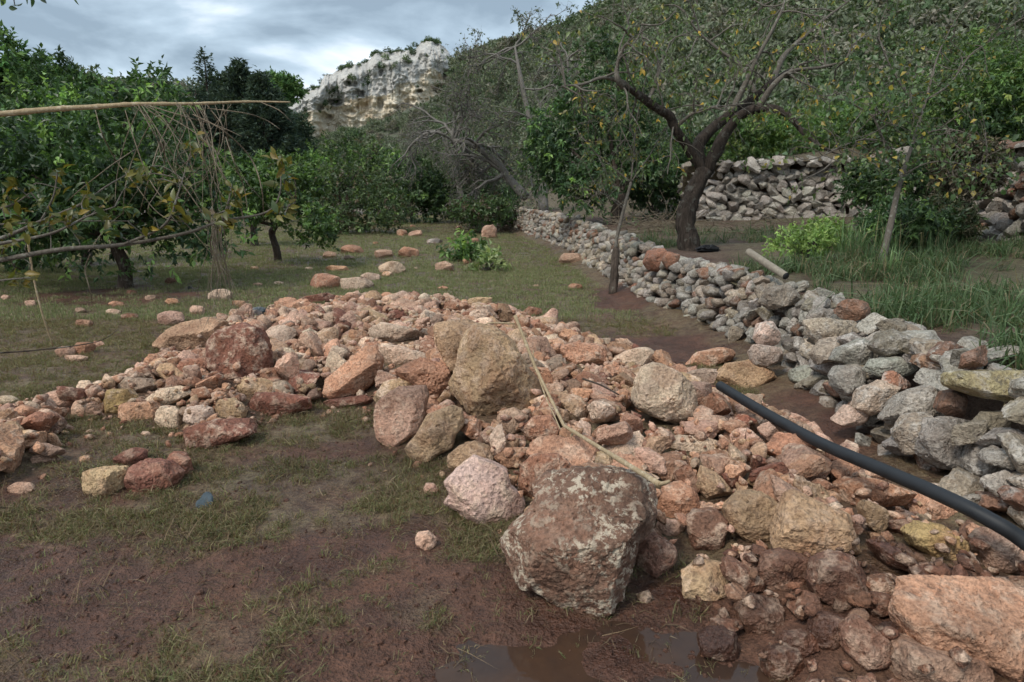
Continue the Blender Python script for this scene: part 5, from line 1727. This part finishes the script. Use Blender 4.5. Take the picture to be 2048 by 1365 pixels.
bush('small lime green herb beside the larger clump', 1650, 470, 8.8, .2, .16, [((.09, .14, .045), .5), ((.14, .2, .06), .5)], .05, 220, 414, 'low plants on the terrace', zb=.68)
bush('uprooted leafy brush behind the round pink boulder', 960, 425, 25, .9, .45, [((.05, .09, .03), .5), ((.09, .13, .05), .3), ((.08, .06, .04), .2)], .14, 420, 415, 'flood debris on the field', zb=.0)
bush('dark uprooted brush left of the wall end', 1010, 430, 27, .7, .5, DARKG + [((.07, .055, .04), .4)], .14, 350, 416, 'flood debris on the field', zb=.0)
bush('fallen dark green branch on the grass', 930, 503, 15.3, .30, .14, GREEN, .16, 70, 417, 'flood debris on the field', zb=.0)
bush('fallen pale green leafy shoot on the grass', 972, 528, 13.2, .22, .17, [((.16, .21, .09), .5), ((.22, .26, .12), .3), ((.10, .15, .06), .2)], .15, 32, 418, 'flood debris on the field', zb=.0)
print('bushes', round(time.time() - T0, 1))


# --- scattered growth as instances
def inst_collection(name, objs):
    c = bpy.data.collections.new(name)
    for o in objs: c.objects.link(o)
    return c


def scatter(name, pts, rot, scl, idx, coll, label=None, cat=None):
    me = bpy.data.meshes.new(name)
    n = len(pts)
    me.vertices.add(n); me.vertices.foreach_set('co', np.asarray(pts, np.float32).ravel())
    for k, t, a in (('rot', 'FLOAT_VECTOR', rot), ('scl', 'FLOAT_VECTOR', scl)):
        at_ = me.attributes.new(k, t, 'POINT'); at_.data.foreach_set('vector', np.asarray(a, np.float32).ravel())
    at_ = me.attributes.new('idx', 'INT', 'POINT'); at_.data.foreach_set('value', np.asarray(idx, np.int32))
    o = bpy.data.objects.new(name, me); link(o, None, label, cat, None, 'stuff')
    ng = bpy.data.node_groups.new(name, 'GeometryNodeTree')
    ng.interface.new_socket('Geometry', in_out='INPUT', socket_type='NodeSocketGeometry')
    ng.interface.new_socket('Geometry', in_out='OUTPUT', socket_type='NodeSocketGeometry')
    N, L = ng.nodes, ng.links
    gi, go = N.new('NodeGroupInput'), N.new('NodeGroupOutput')
    ip = N.new('GeometryNodeInstanceOnPoints'); ip.inputs['Pick Instance'].default_value = True
    ci = N.new('GeometryNodeCollectionInfo'); ci.inputs['Collection'].default_value = coll
    ci.inputs['Separate Children'].default_value = True; ci.inputs['Reset Children'].default_value = True
    L.new(gi.outputs[0], ip.inputs['Points']); L.new(ci.outputs[0], ip.inputs['Instance'])
    for nm, ty, sk in (('rot', 'FLOAT_VECTOR', 'Rotation'), ('scl', 'FLOAT_VECTOR', 'Scale'), ('idx', 'INT', 'Instance Index')):
        a = N.new('GeometryNodeInputNamedAttribute'); a.data_type = ty; a.inputs['Name'].default_value = nm
        L.new(a.outputs['Attribute'], ip.inputs[sk])
    L.new(ip.outputs[0], go.inputs[0])
    md = o.modifiers.new('scatter', 'NODES'); md.node_group = ng
    return o


def tuft(rng, name, nb, h, spread, w, pal, lean=.5):
    a = rng.uniform(0, 2 * np.pi, nb); r = spread * np.sqrt(rng.random(nb))
    b = np.stack([np.cos(a) * r, np.sin(a) * r, np.zeros(nb) - .004], -1)
    hh = h * rng.uniform(.45, 1.15, nb)
    ld = rng.uniform(0, 2 * np.pi, nb); ln = rng.normal(size=nb) * lean
    dx = np.stack([np.cos(ld), np.sin(ld), np.zeros(nb)], -1)
    sd = np.stack([-np.sin(ld + rng.normal(size=nb) * .8), np.cos(ld), np.zeros(nb)], -1)
    m = b + np.array([0, 0, 1.0]) * (hh * .6)[:, None] + dx * (hh * ln * .35)[:, None]
    t = b + np.array([0, 0, 1.0]) * (hh * (1 - .35 * np.abs(ln)).clip(.15))[:, None] + dx * (hh * ln)[:, None]
    w_ = w * rng.uniform(.6, 1.3, nb)[:, None]
    V = np.stack([b - sd * w_ / 2, b + sd * w_ / 2, m + sd * w_ * .4, m - sd * w_ * .4, t], 1).reshape(-1, 3)
    k = np.arange(nb)[:, None] * 5
    Fq = k + [0, 1, 2, 3]; Ft = k + [3, 2, 4]
    c = np.repeat(pick(rng, pal, nb, .2), 5, 0)
    return bpy.data.objects.new(name, mesh_np(name, V, [Fq, Ft], M_GRASS, False, {'tint': c}))


rng = np.random.default_rng(500)
STRAW = [((.10, .07, .042), .4), ((.16, .125, .08), .3), ((.06, .04, .026), .3)]
GR_NEAR = [((.125, .115, .055), .36), ((.085, .098, .040), .16), ((.165, .132, .075), .26), ((.105, .068, .038), .22)]
GR_FAR = [((.12, .14, .064), .45), ((.15, .15, .082), .3), ((.18, .15, .096), .25)]
GR_TERR = [((.045, .075, .032), .45), ((.070, .098, .048), .35), ((.12, .10, .06), .2)]
near_t = inst_collection('grass_tufts_near', [tuft(rng, 'grass_tuft', 12, .036, .032, .0032, GR_NEAR, 1.2) for _ in range(8)] + [tuft(rng, 'grass_tuft', 16, .062, .03, .0032, GR_NEAR, .9) for _ in range(2)] + [tuft(rng, 'grass_tuft', 14, .03, .05, .003, STRAW, 2.2) for _ in range(4)])
far_t = inst_collection('grass_tufts_far', [tuft(rng, 'grass_tuft', 16, .055, .07, .005, GR_FAR, .6) for _ in range(6)])
ter_t = inst_collection('grass_tufts_terrace', [tuft(rng, 'grass_tuft', 22, .23, .10, .0085, GR_TERR, 1.25) for _ in range(6)])
pts, scl, idx = [], [], []


def field_pts(y0, y1, dens, s0, s1, clump, floor=0.0):
    xm = .80 * y1 + .3
    n = int(dens * (y1 - y0) * 2 * xm)
    x = rng.uniform(-xm, xm, n); y = rng.uniform(y0, y1, n)
    g = grass_mask(x, y) * np.clip(.55 + clump * fbm2(x, y, 5.5, 2, 91), .03, 1.2)
    ok = (rng.random(n) < np.maximum(g, floor)) & (x < xW(y) - .12) & (np.abs(x) < .8 * y + .4)
    inside = (x > GX0) & (x < GX0 + 10.4) & (y > GY0) & (y < GY0 + 11.4)
    ok &= ~(inside & samp(_ins, x, y) & (samp(_d, x, y) > .08))
    x, y = x[ok], y[ok]
    return np.stack([x, y, z_field(x, y)], -1), rng.uniform(s0, s1, len(x))


A = [field_pts(1.5, 4.5, 700, .6, 1.3, .7, .08), field_pts(1.5, 3.2, 5600, .5, 1.15, 1.0, .015), field_pts(3.2, 5.5, 2600, .65, 1.2, .7), field_pts(5.5, 8.0, 1300, .8, 1.3, .5)]
P = np.concatenate([a[0] for a in A]); S = np.concatenate([a[1] for a in A]); n = len(P)
scatter('field_grass', P, np.stack([rng.normal(size=n) * .4, rng.normal(size=n) * .4, rng.uniform(0, 6.28, n)], -1), np.repeat(S[:, None], 3, 1), np.where(np.arange(n) < len(A[0][0]), rng.integers(10, 14, n), np.where(rng.random(n) < .93, rng.integers(0, 8, n), rng.integers(8, 10, n))), near_t,
        'short flattened grass in the muddy foreground', 'grass')
A = [field_pts(8.0, 14, 420, .8, 1.3, .5), field_pts(14, 26, 110, 1.2, 1.9, .5), field_pts(26, 46, 30, 1.8, 2.8, .4)]
P = np.concatenate([a[0] for a in A]); S = np.concatenate([a[1] for a in A]); n = len(P)
scatter('far_field_grass', P, np.stack([np.zeros(n), np.zeros(n), rng.uniform(0, 6.28, n)], -1), np.stack([S, S, np.minimum(S, 1.4)], -1), rng.integers(0, 6, n), far_t, 'short green grass between the orchard trees', 'grass')
# clods of mud
cl_ = []
for k in range(5):
    v, f = ROCKS[k]; cl_.append(bpy.data.objects.new('mud_clod', mesh_np('mud_clod', v * [1, .9, .6], f, M_FIELD, True, {'grass': np.zeros(len(v))})))
n = 5200
y = 1.6 + rng.random(n) ** 1.4 * 4.5; x = rng.uniform(-.8, .8, n) * y
ok = (rng.random(n) < np.clip(.9 - .7 * grass_mask(x, y) + .5 * fbm2(x, y, 3, 2, 92), .05, 1)) & ~(samp(_ins, x, y)) & (x < xW(y) - .1)
P = np.stack([x, y, z_field(x, y)], -1)[ok]; n = len(P); S = .005 + .013 * rng.random(n) ** 3
scatter('mud_clods', P, np.stack([np.zeros(n), np.zeros(n), rng.uniform(0, 6.28, n)], -1), np.repeat(S[:, None], 3, 1), rng.integers(0, 5, n), inst_collection('mud_clods', cl_), 'small clods of dark mud in the foreground', 'mud')
# terrace grass
n = 12000
y = rng.uniform(2.0, 16.5, n); x = xW(y) + .5 + rng.random(n) ** 1.1 * (xU(y) - xW(y) - .4)
g = np.clip(.34 + 1.15 * fbm2(x, y, 1.4, 3, 95), 0.03, .95) * sstep(14, 6, y) * np.where((x - xW(y)) < .45, .35, 1)
dirt = np.hypot((x - 3.2) / 1.3, (y - 9.5) / 1.6) < 1
ok = (rng.random(n) < g) & ~dirt
x, y = x[ok], y[ok]; n = len(x); S = rng.uniform(.35, 1.25, n)
scatter('terrace_grass', np.stack([x, y, z_terr(x, y)], -1), np.stack([rng.normal(size=n) * .2, rng.normal(size=n) * .2, rng.uniform(0, 6.28, n)], -1), np.repeat(S[:, None], 3, 1), rng.integers(0, 6, n), ter_t,
        'long green grass on the terrace behind the low wall', 'grass')
print('grass', round(time.time() - T0, 1))


# reed clumps: countable
def reed(label, px, py, d, n, h, seed):
    rg = np.random.default_rng(seed)
    b = at(px, py, d); b[2] = float(z_terr(np.array(b[0]), np.array(b[1])))
    o = tuft(rg, 'reed_clump', n, h, .16, .012, [((.07, .11, .05), .5), ((.10, .15, .07), .35), ((.2, .17, .1), .15)], .55)
    o.location = b
    link(o, None, label, 'reeds', 'reed clumps on the terrace')


reed('tall reed clump left of the slanting sapling', 1700, 505, 8.4, 150, .6, 601)
reed('reed clump behind the foot of the slanting sapling', 1775, 500, 8.8, 130, .6, 602)
reed('reed clump close to the overgrown right wall', 1865, 505, 8.6, 110, .45, 603)
reed('short reed clump in front of the slanting sapling', 1770, 530, 7.2, 60, .45, 604)

# hillside scrub
SCR = [[((.095, .115, .075), .5), ((.13, .145, .10), .5)], [((.05, .075, .04), .6), ((.07, .10, .05), .4)], [((.10, .115, .08), .6), ((.13, .14, .105), .4)], [((.065, .095, .042), .6), ((.095, .125, .055), .4)], [((.11, .105, .085), .7), ((.145, .135, .11), .3)]]
bs = []
for k in range(8):
    rg = np.random.default_rng(700 + k)
    lbs = [(0, 0, .45, .7, .7, .55)] + [(*(rnd_dir(rg, 1)[0] * [.6, .6, .35] + [0, 0, .5]), .38, .38, .32) for _ in range(5)]
    v, f, c = foliage(rg, lbs, 90, 5, .26, .13, SCR[k % 5], .25, inner=.25)
    bs.append(bpy.data.objects.new('scrub_bush', mesh_np('scrub_bush', v, f, M_MATTE, False, {'tint': c})))
scr = inst_collection('hillside_scrub_bushes', bs)
n = 30000
az = rng.uniform(-.95, .95, n); r = np.exp(rng.uniform(math.log(24), math.log(330), n))
ex_ = rng.random(n) < .25; az[ex_] = rng.uniform(.1, .78, ex_.sum()); r[ex_] = rng.uniform(50, 175, ex_.sum())
x, y = np.sin(az) * r, np.cos(az) * r; z = z_hill(x, y)
ok = z > .3
q = np.stack([x, y, z], -1)[ok]; r = r[ok]; n = len(q)
ppx, ppy, _w = project(q)
# no scrub in front of the cliff face or hanging in its middle
okc = ~((_w > 200) & (ppx > 585) & (ppx < 905) & (ppy < interp_px(C_BOT, ppx) + 2))
q = q[okc]; r = r[okc]; n = len(q)
S = (1.0 + r / 110) * rng.uniform(.6, 1.4, n) * np.where((r > 150) & (ppx[okc] > 560) & (ppx[okc] < 920), .62, 1.0)
scatter('hillside_scrub', q - [0, 0, .15], np.stack([np.zeros(n), np.zeros(n), rng.uniform(0, 6.28, n)], -1), np.stack([S, S, S * rng.uniform(.7, 1.2, n)], -1), rng.integers(0, 8, n), scr,
        'grey green scrub covering the valley sides', 'scrub')
# scrub on the cliff ledges and rim
Vc = np.concatenate(rows, 1)
i = rng.integers(0, CU, 200); top_row = Vc[i, CV - 1] + np.stack([rng.normal(size=200), rng.uniform(0, 6, 200), np.zeros(200)], -1)
j = rng.integers(0, CU, 300); jj = rng.integers(int(CV * .45), int(CV * .98), 300)
keepm = fbm2(j * .05, jj * .08, 1.0, 3, 98) > .42
ledge = Vc[j[keepm], jj[keepm]]
q = np.concatenate([top_row[fbm2(i * .06, i * 0, 1.0, 3, 99) > -.1], ledge]); n = len(q)
S = .5 + 1.6 * rng.random(n) ** 2
scatter('cliff_scrub', q, np.stack([np.zeros(n), np.zeros(n), rng.uniform(0, 6.28, n)], -1), np.repeat(S[:, None], 3, 1), rng.choice([1, 3, 6], n), scr, 'dark shrubs on the rim and ledges of the cliff', 'scrub')
# pale outcrops in the scrub
for k, (px, py, w, h) in enumerate([(1185, 105, 26, 22), (1070, 130, 40, 34), (1040, 150, 30, 24), (1745, 35, 70, 40), (1700, 70, 50, 22), (1120, 95, 20, 14), (1600, 30, 50, 30), (1590, 90, 24, 16)]):
    r = ray(px, py); t = 20.0
    while t < 300 and (CAM + r * t)[2] > z_hill(*(CAM + r * t)[:2]): t += 1
    boulder('rock_outcrop', ['pale outcrop in scrub above the dense fruit tree', 'largest pale outcrop left of the dense fruit tree', 'pale outcrop beside the largest one above the bare tree', 'white outcrop high on the slope above the slanting sapling',
                             'flat white outcrop below the high white one', 'small pale outcrop near the skyline', 'white outcrop on the slope above the gnarled tree', 'tiny white outcrop behind the gnarled tree twigs'][k], 'outcrop',
            bbox_outline((px - w / 2, py - h / 2, px + w / 2, py + h / 2), 800 + k), (.62, .6, .56), 830 + k, mat=M_WALL, depth=t, key=False, sub=4, group='pale rock outcrops on the hillside')
print('scrub', round(time.time() - T0, 1))

# ================================================================== foreground cane, leafy branch and small things
rng = np.random.default_rng(900)
dC = 3.0
ZC = (0, 180, 2.437)
pc = lambda x, y, o_=0.0: at(0 + x / 2.437, 180 + y / 2.437, dC + o_)
cp = spline([pc(-300, 140, -.1), pc(0, 118, 0), pc(250, 95, .05), pc(480, 82, .1), pc(660, 70, .12), pc(940, 68, .2), pc(1200, 58, .3), pc(1415, 60, .35)], 8)
CA = empty('broken_cane', cp[0], 'dry broken giant cane bent across the left with hanging dead blades', 'cane')
tb = Tubes(); rr = np.interp(np.linspace(0, 1, len(cp)), [0, .5, 1], [.0135, .010, .003])
rr = rr * (1 + .22 * (np.arange(len(cp)) % 6 == 0)); tb.add(cp, rr, 10); tb.build('stalk', M_CANE, CA)


def blade(pts, r=.003, parent=CA, name='dry_blade', mat=M_BLADE, n=6):
    P_ = spline(pts, n); t_ = Tubes(); t_.add(P_, np.interp(np.linspace(0, 1, len(P_)), [0, .1, .8, 1], [r * .7, r, r * .8, r * .2]), 5); return t_.build(name, mat, parent)


for pl in [[(670, 70), (760, 230), (850, 400), (960, 560), (1050, 690)], [(690, 75), (800, 250), (900, 420), (1000, 590)], [(700, 70), (900, 130), (1060, 175), (1180, 228)],
           [(860, 60), (930, 150), (990, 330), (1030, 520), (1040, 640)], [(940, 60), (1000, 200), (1070, 350), (1090, 470)], [(1010, 65), (1070, 190), (1060, 320), (1020, 520)],
           [(1010, 90), (1200, 115), (1300, 150), (1365, 192)], [(940, 120), (1090, 200), (1220, 330), (1275, 480), (1285, 640)], [(610, 100), (660, 260), (720, 420), (800, 540), (930, 680), (1100, 880)],
           [(465, 100), (500, 220), (570, 350), (650, 450), (760, 590), (860, 640), (1000, 630)], [(800, 260), (800, 390), (770, 490), (725, 565), (740, 620), (860, 690)],
           [(660, 290), (540, 370), (400, 480), (330, 540)], [(680, 80), (610, 250), (570, 420), (560, 560)], [(760, 110), (650, 330), (610, 480), (600, 620)], [(880, 70), (780, 260), (730, 420), (680, 600)],
           [(720, 100), (820, 160), (880, 240), (900, 330)], [(1270, 60), (1360, 100), (1425, 160)], [(1100, 230), (1140, 350), (1190, 480), (1210, 620)], [(980, 150), (1040, 330), (1120, 470), (1180, 600), (1200, 760)],
           [(900, 520), (930, 470), (990, 440), (1010, 420)], [(440, 800), (415, 880), (440, 980), (450, 1060)], [(430, 790), (520, 670), (600, 600)]]:
    blade([pc(x, y, rng.uniform(-.12, .12)) for x, y in pl], rng.uniform(.0020, .0034))
for k in range(26):                                  # the loose skein of thinner blades
    x0 = rng.choice([670, 700, 860, 940, 1010, 1120]) + rng.normal() * 15; x1 = rng.normal(980, 170); y1 = rng.uniform(380, 720)
    mx = (x0 + x1) / 2 + rng.normal() * 50
    blade([pc(x0, 72, rng.normal() * .04), pc((x0 + mx) / 2 + 25, 190, rng.normal() * .1), pc(mx + 20, 360, rng.normal() * .15), pc(x1, y1, rng.normal() * .15)], rng.uniform(.0011, .002), n=4)
for k in range(28):                                  # hanging wisps
    x0 = rng.normal(1055, 30); x1 = x0 + rng.normal(40, 65); y1 = rng.uniform(820, 1260)
    blade([pc(x0, rng.uniform(600, 680), rng.normal() * .05), pc(x0 + rng.normal() * 15, 760, rng.normal() * .05), pc((x0 + x1) / 2 + rng.normal() * 20, (760 + y1) / 2 + 40, rng.normal() * .06), pc(x1, y1, rng.normal() * .06)], rng.uniform(.001, .0021), n=4)

# leafy plum branch reaching in from the left
dB = 2.75
pb = lambda x, y, o_=0.0: at(x / 2.437, 180 + y / 2.437, dB + o_)
BRN = empty('leafy_branch', pb(-250, 860), 'leafy olive green branch reaching in from the left below the cane', 'branch')
branches = [([(-250, 870, 0), (0, 830, 0), (300, 778, 0), (600, 755, .05), (900, 700, .1), (1080, 640, .12), (1290, 600, .2), (1360, 520, .22), (1370, 350, .25)], .013),
            ([(-250, 790, .1), (0, 725, .1), (200, 640, .12), (400, 555, .15), (520, 470, .2), (660, 390, .25)], .010), ([(-200, 790, -.1), (0, 750, -.1), (250, 700, -.1), (420, 620, -.1), (560, 570, -.1)], .009),
            ([(-100, 660, .2), (150, 650, .2), (400, 640, .2), (640, 640, .2)], .005), ([(600, 755, .05), (800, 660, 0), (870, 500, 0), (930, 300, .1)], .006), ([(1080, 640, .12), (1110, 560, .1), (1130, 460, .1)], .006),
            ([(200, 640, .12), (260, 520, .1), (280, 400, .1)], .005), ([(1290, 600, .2), (1380, 570, .2), (1440, 550, .2)], .004), ([(-150, 960, -.2), (0, 930, -.2), (150, 915, -.2)], .006), ([(-100, 600, 0), (60, 560, 0), (150, 500, 0)], .006)]
sites = []
for pl, r0 in branches:
    P_ = spline([pb(*q) for q in pl], 6); t_ = Tubes(); t_.add(P_, np.linspace(r0, .0022, len(P_)), 6); t_.build('branch', M_TWIG, BRN)
    sites.append(P_)
cl = [(280, 400), (290, 480), (450, 580), (350, 600), (200, 560), (660, 390), (680, 420), (870, 450), (930, 290), (960, 260), (1120, 480), (1140, 540), (1370, 350), (1380, 390), (1385, 450), (1395, 560), (1360, 600), (1090, 650), (1060, 600), (820, 560),
      (850, 520), (100, 620), (60, 540), (750, 660), (650, 640), (500, 560), (60, 925), (120, 915), (20, 650), (240, 640), (330, 660), (420, 510), (150, 700), (560, 700), (880, 620), (10, 780), (90, 480), (520, 640), (760, 440), (620, 470)]
Pl, Dl, Nl, Ll, Tl = [], [], [], [], []
for x, y in cl:
    c = pb(x, y, rng.normal() * .1); m = rng.integers(8, 14)
    ax = unit(rng.normal(size=3) * .5 + [.3, 0, .6])
    for q in range(m):
        Pl.append(c + ax * (q / m - .5) * .07 + rng.normal(size=3) * .012); Dl.append(ax * .6 + rnd_dir(rng, 1)[0] * .8); Nl.append(unit(rnd_dir(rng, 1)[0] + [0, -.5, .8])); Ll.append(rng.uniform(.03, .062))
    Tl.append(pick(rng, OLIVE, m, .2))
split_leaves(BRN, np.array(Pl), np.array(Dl), np.array(Nl), np.array(Ll), np.concatenate(Tl), LEAF_N, .42)
# twigs carrying the clusters
tw = Tubes()
allp = np.concatenate(sites)
for x, y in cl:
    c = pb(x, y); j = np.argmin(np.linalg.norm(allp - c, axis=1)); a = allp[j]
    tw.add(spline([a, (a + c) / 2 + rng.normal(size=3) * .02, c], 3), np.linspace(.003, .0015, 7), 4)
tw.build('twigs', M_TWIG, BRN)['kind'] = 'stuff'

# thin pale stick and trailing vine at left
o = Tubes(); o.add(spline([at(55, 480, 4.0), at(68, 560, 4.1), at(85, 630, 4.15), at(106, 692, 4.25)], 5), np.linspace(.006, .004, 16), 6)
o.build('stick', M_CANE, None, base=at(106, 692, 4.25), label='thin pale stick dangling into the grass at left', cat='stick')
o = Tubes(); o.add(spline([at(-30, 708, 3.6), at(60, 702, 3.7), at(150, 692, 3.8), at(205, 680, 3.85), at(235, 660, 3.9)], 5), np.linspace(.005, .002, 21), 6)
o.build('vine', M_BARK, None, base=at(-30, 708, 3.6), label='dark trailing vine at the left frame edge', cat='vine')
# twig overhanging the top left corner
TO = empty('overhanging_twig', at(-20, -30, 3.2), 'leafy twig tip hanging into the top left corner', 'twig')
o = Tubes(); o.add(spline([at(-30, -40, 3.2), at(20, -15, 3.2), at(30, 12, 3.2)], 4), np.linspace(.005, .002, 9), 5); o.build('twig', M_BARK, TO)
o = Tubes(); o.add(spline([at(-30, -45, 3.2), at(60, -20, 3.2), at(150, -12, 3.2)], 4), np.linspace(.005, .002, 9), 5); o.build('twig', M_BARK, TO)
q = np.array([at(x, y, 3.2) for x, y in [(5, -12), (25, 10), (35, 18), (45, -12), (62, -8), (80, -10), (148, -12), (12, -5)]])
leaf_objects(TO, q, np.array([[-.2, 0, -1], [1, 0, -.1], [-1, 0, .1], [.5, 0, -.8], [.1, 0, -1], [.4, 0, -.8], [.1, 0, -1], [-.6, 0, -.7]]), rnd_dir(rng, 8), np.full(8, .05), pick(rng, DARKG, 8), LEAF_N)

# black water pipe
def on_rubble(px, py, clear):
    """point seen at the pixel, just in front of the topmost rock surface there"""
    r = ray(px, py); t = 1.3
    while t < 12:
        p = CAM + r * t
        if p[2] < samp(SURF, p[0], p[1]) + .02 or p[0] > xW(p[1]) - .02 + .25 * max(0, p[2]): break
        t += .01
    return t - clear


ppx_ = [(1440, 772), (1530, 826), (1640, 886), (1760, 938), (1880, 990), (1980, 1040), (2060, 1092)]
tpp = np.array([on_rubble(*q_, .10) for q_ in ppx_])
fit = np.polyfit([q_[0] for q_ in ppx_], tpp, 2); sm_ = np.polyval(fit, [q_[0] for q_ in ppx_]); sm_ -= max(0, (sm_ - tpp).max())
pp = [at(*q_, t_) for q_, t_ in zip(ppx_, sm_)]
pp = spline(pp + [pp[-1] + (pp[-1] - pp[-2]) * 2.2 - [0, 0, .05]], 10)
PB = empty('water_pipe', pp[0], 'thick black polythene pipe lying across the rubble to the right edge', 'pipe')
tb = Tubes(); tb.add(pp, .029, 20, cap=False); PT = tb.build('tube', M_PIPE, PB)
# the open end: rim and dark bore
d0 = unit(pp[0] - pp[1]); t_ = Tubes(); t_.add(np.array([pp[0] + d0 * .001, pp[0] + d0 * .004]), .0295, 20, cap=False)
t_.add(np.array([pp[0] + d0 * .004, pp[0] - d0 * .12]), .023, 20); t_.build('bore', M_BLACK, PB).parent = PT

# broken cane lying over the heap
cxy = [(1030, 632), (1045, 680), (1072, 738), (1095, 790), (1128, 852), (1180, 880), (1240, 922), (1318, 968)]
ct_ = np.array([on_rubble(*k_, .03) for k_ in cxy]); ct_ = np.minimum(ct_, 4.3)
lin = np.polyval(np.polyfit(np.arange(8), ct_, 2), np.arange(8)); ct_ = lin - max(0, (lin - ct_).max()) * .6
kn = [0, 2, 4, 7]
q = np.concatenate([at(*cxy[a_], ct_[a_]) + (at(*cxy[b_], ct_[b_]) - at(*cxy[a_], ct_[a_])) * np.linspace(0, 1, 13, endpoint=False)[:, None] for a_, b_ in zip(kn[:-1], kn[1:])] + [[at(*cxy[7], ct_[7])]])
cdep = lambda y_: float(np.interp(y_, [k_[1] for k_ in cxy], ct_))
CB = empty('cane_stalk', q[0], 'broken pale cane lying over the heap past the upright boulder', 'cane')
tb = Tubes(); tb.add(q, np.interp(np.linspace(0, 1, len(q)), [0, .5, 1], [.0105, .0085, .0105]) * (1 + .2 * (np.arange(len(q)) % 7 == 0)), 8); tb.build('stalk', M_CANE, CB)
for pl, r in [([(1030, 648, cdep(648)), (985, 646, cdep(648)), (970, 650, cdep(648))], .006), ([(1072, 738, cdep(738)), (1090, 790, cdep(785)), (1110, 835, cdep(835)), (1121, 860, cdep(855))], .005), ([(1146, 866, cdep(860)), (1128, 902, cdep(860))], .007), ([(1066, 700, cdep(700)), (1068, 720, cdep(720)), (1066, 740, cdep(740))], .003),
              ([(1318, 968, cdep(968)), (1330, 966, cdep(968)), (1340, 962, cdep(968))], .008)]:
    t_ = Tubes(); P_ = spline([at(*k_) for k_ in pl], 4); t_.add(P_, np.linspace(r, r * .6, len(P_)), 6); t_.build('splinter', M_CANE, CB)
t_ = Tubes(); P_ = spline([at(1165, 758, 3.85), at(1200, 770, 3.8), at(1238, 790, 3.75)], 4); t_.add(P_, np.linspace(.006, .004, len(P_)), 6)
t_.build('twig', M_BARK, None, base=P_[0], label='dark twig stuck between orange rocks at the heap crest', cat='twig')
t_ = Tubes(); P_ = spline([at(1980, 1185, 2.55), at(2020, 1195, 2.5), at(2070, 1215, 2.45)], 4); t_.add(P_, np.linspace(.004, .006, len(P_)), 6)
t_.build('twig', M_BARK, None, base=P_[0], label='dark twig lying on the corner slab at the right edge', cat='twig')

# grey tube lying on the wall top
a, b = at(1497, 504, 6.75), at(1572, 553, 6.25)
d0 = unit(b - a); GT = empty('grey_tube', a, 'short grey tube lying on top of the low wall', 'tube')
t_ = Tubes(); t_.add(np.array([a + (b - a) * f_ for f_ in np.linspace(0, 1, 8)]), .036, 16, cap=False, wob=.04); GTT = t_.build('tube', M_TUBE, GT)
t_ = Tubes(); t_.add(np.array([b, b - d0 * .1]), .029, 16); t_.add(np.array([a, a + d0 * .1]), .029, 16); t_.build('bore', M_BLACK, GT).parent = GTT
# torn black mat by the gnarled trunk and the slate blue shard in the grass
def shard(name, label, cat, px, py, d, pts, thick, mat, tilt):
    bm = bmesh.new(); base = at(px, py, d)
    vs_ = [bm.verts.new((x, 0, z)) for x, z in pts]; f_ = bm.faces.new(vs_)
    r_ = bmesh.ops.extrude_face_region(bm, geom=[f_])
    bmesh.ops.translate(bm, vec=(0, thick, 0), verts=[v for v in r_['geom'] if isinstance(v, bmesh.types.BMVert)])
    bmesh.ops.bevel(bm, geom=bm.edges[:], offset=thick * .18, segments=2, affect='EDGES')
    bmesh.ops.recalc_face_normals(bm, faces=bm.faces[:])
    me = bpy.data.meshes.new(name); bm.to_mesh(me); bm.free(); me.materials.append(mat)
    o = bpy.data.objects.new(name, me); o.location = base; o.rotation_euler = tilt
    return link(o, None, label, cat)


g0, t0 = hit(408, 1018)
shard('plastic_shard', 'slate blue broken shard standing in the wet grass', 'shard', 408, 1012, t0, [(-.035, -.02), (-.04, .02), (-.018, .035), (-.012, .055), (.012, .07), (.036, .05), (.04, .01), (.015, -.02)], .03, M_PLAST, (-.35, .1, .3))
shard('black_mat', 'torn black sheet crumpled beside the gnarled trunk', 'plastic sheet', 1420, 498, 9.9, [(-.16, -.03), (-.12, .05), (-.04, .03), (.03, .09), (.12, .05), (.22, .03), (.2, -.03)], .2, M_BLACK, (-.2, .1, .3))
g0, t0 = hit(378, 580)
shard('black_scrap', 'small black scrap on the soil under the citrus tree', 'scrap', 378, 578, t0, [(-.03, -.02), (-.02, .03), (.01, .05), (.05, .0), (.03, -.02)], .05, M_BLACK, (-.3, 0, .4))
# dry brushwood on the terrace
def brush(label, px, py, d, n, spread, ln, seed, mat=M_BLADE):
    rg = np.random.default_rng(seed); c = at(px, py, d); c[2] = float(z_terr(np.array(c[0]), np.array(c[1]))) if c[0] > xW(c[1]) else 0.0
    t_ = Tubes()
    for _ in range(n):
        a_ = c + rg.normal(size=3) * [spread, spread * .6, .0] + [0, 0, abs(rg.normal()) * .12]
        P_ = wander(rg, a_, rnd_dir(rg, 1)[0] * [1, .7, .3], ln * rg.uniform(.4, 1.2), 4, .25); P_[:, 2] = np.maximum(P_[:, 2], c[2] + .01)
        t_.add(P_, np.linspace(.009, .003, 5), 4, cap=False)
    o = t_.build('brushwood', mat, None, base=c, label=label, cat='brushwood', group='dry brushwood left by the flood'); return o


brush('tangled dry brushwood on the terrace left of the gnarled trunk', 1320, 440, 14, 170, .55, .8, 951)
brush('dry brushwood against the upper wall foot', 1480, 462, 13, 90, .7, .7, 952)
brush('dark brushwood heap left of the wall end', 985, 445, 26, 110, .7, 1.2, 953, M_BARK)
print('done', round(time.time() - T0, 1), len(bpy.data.objects))
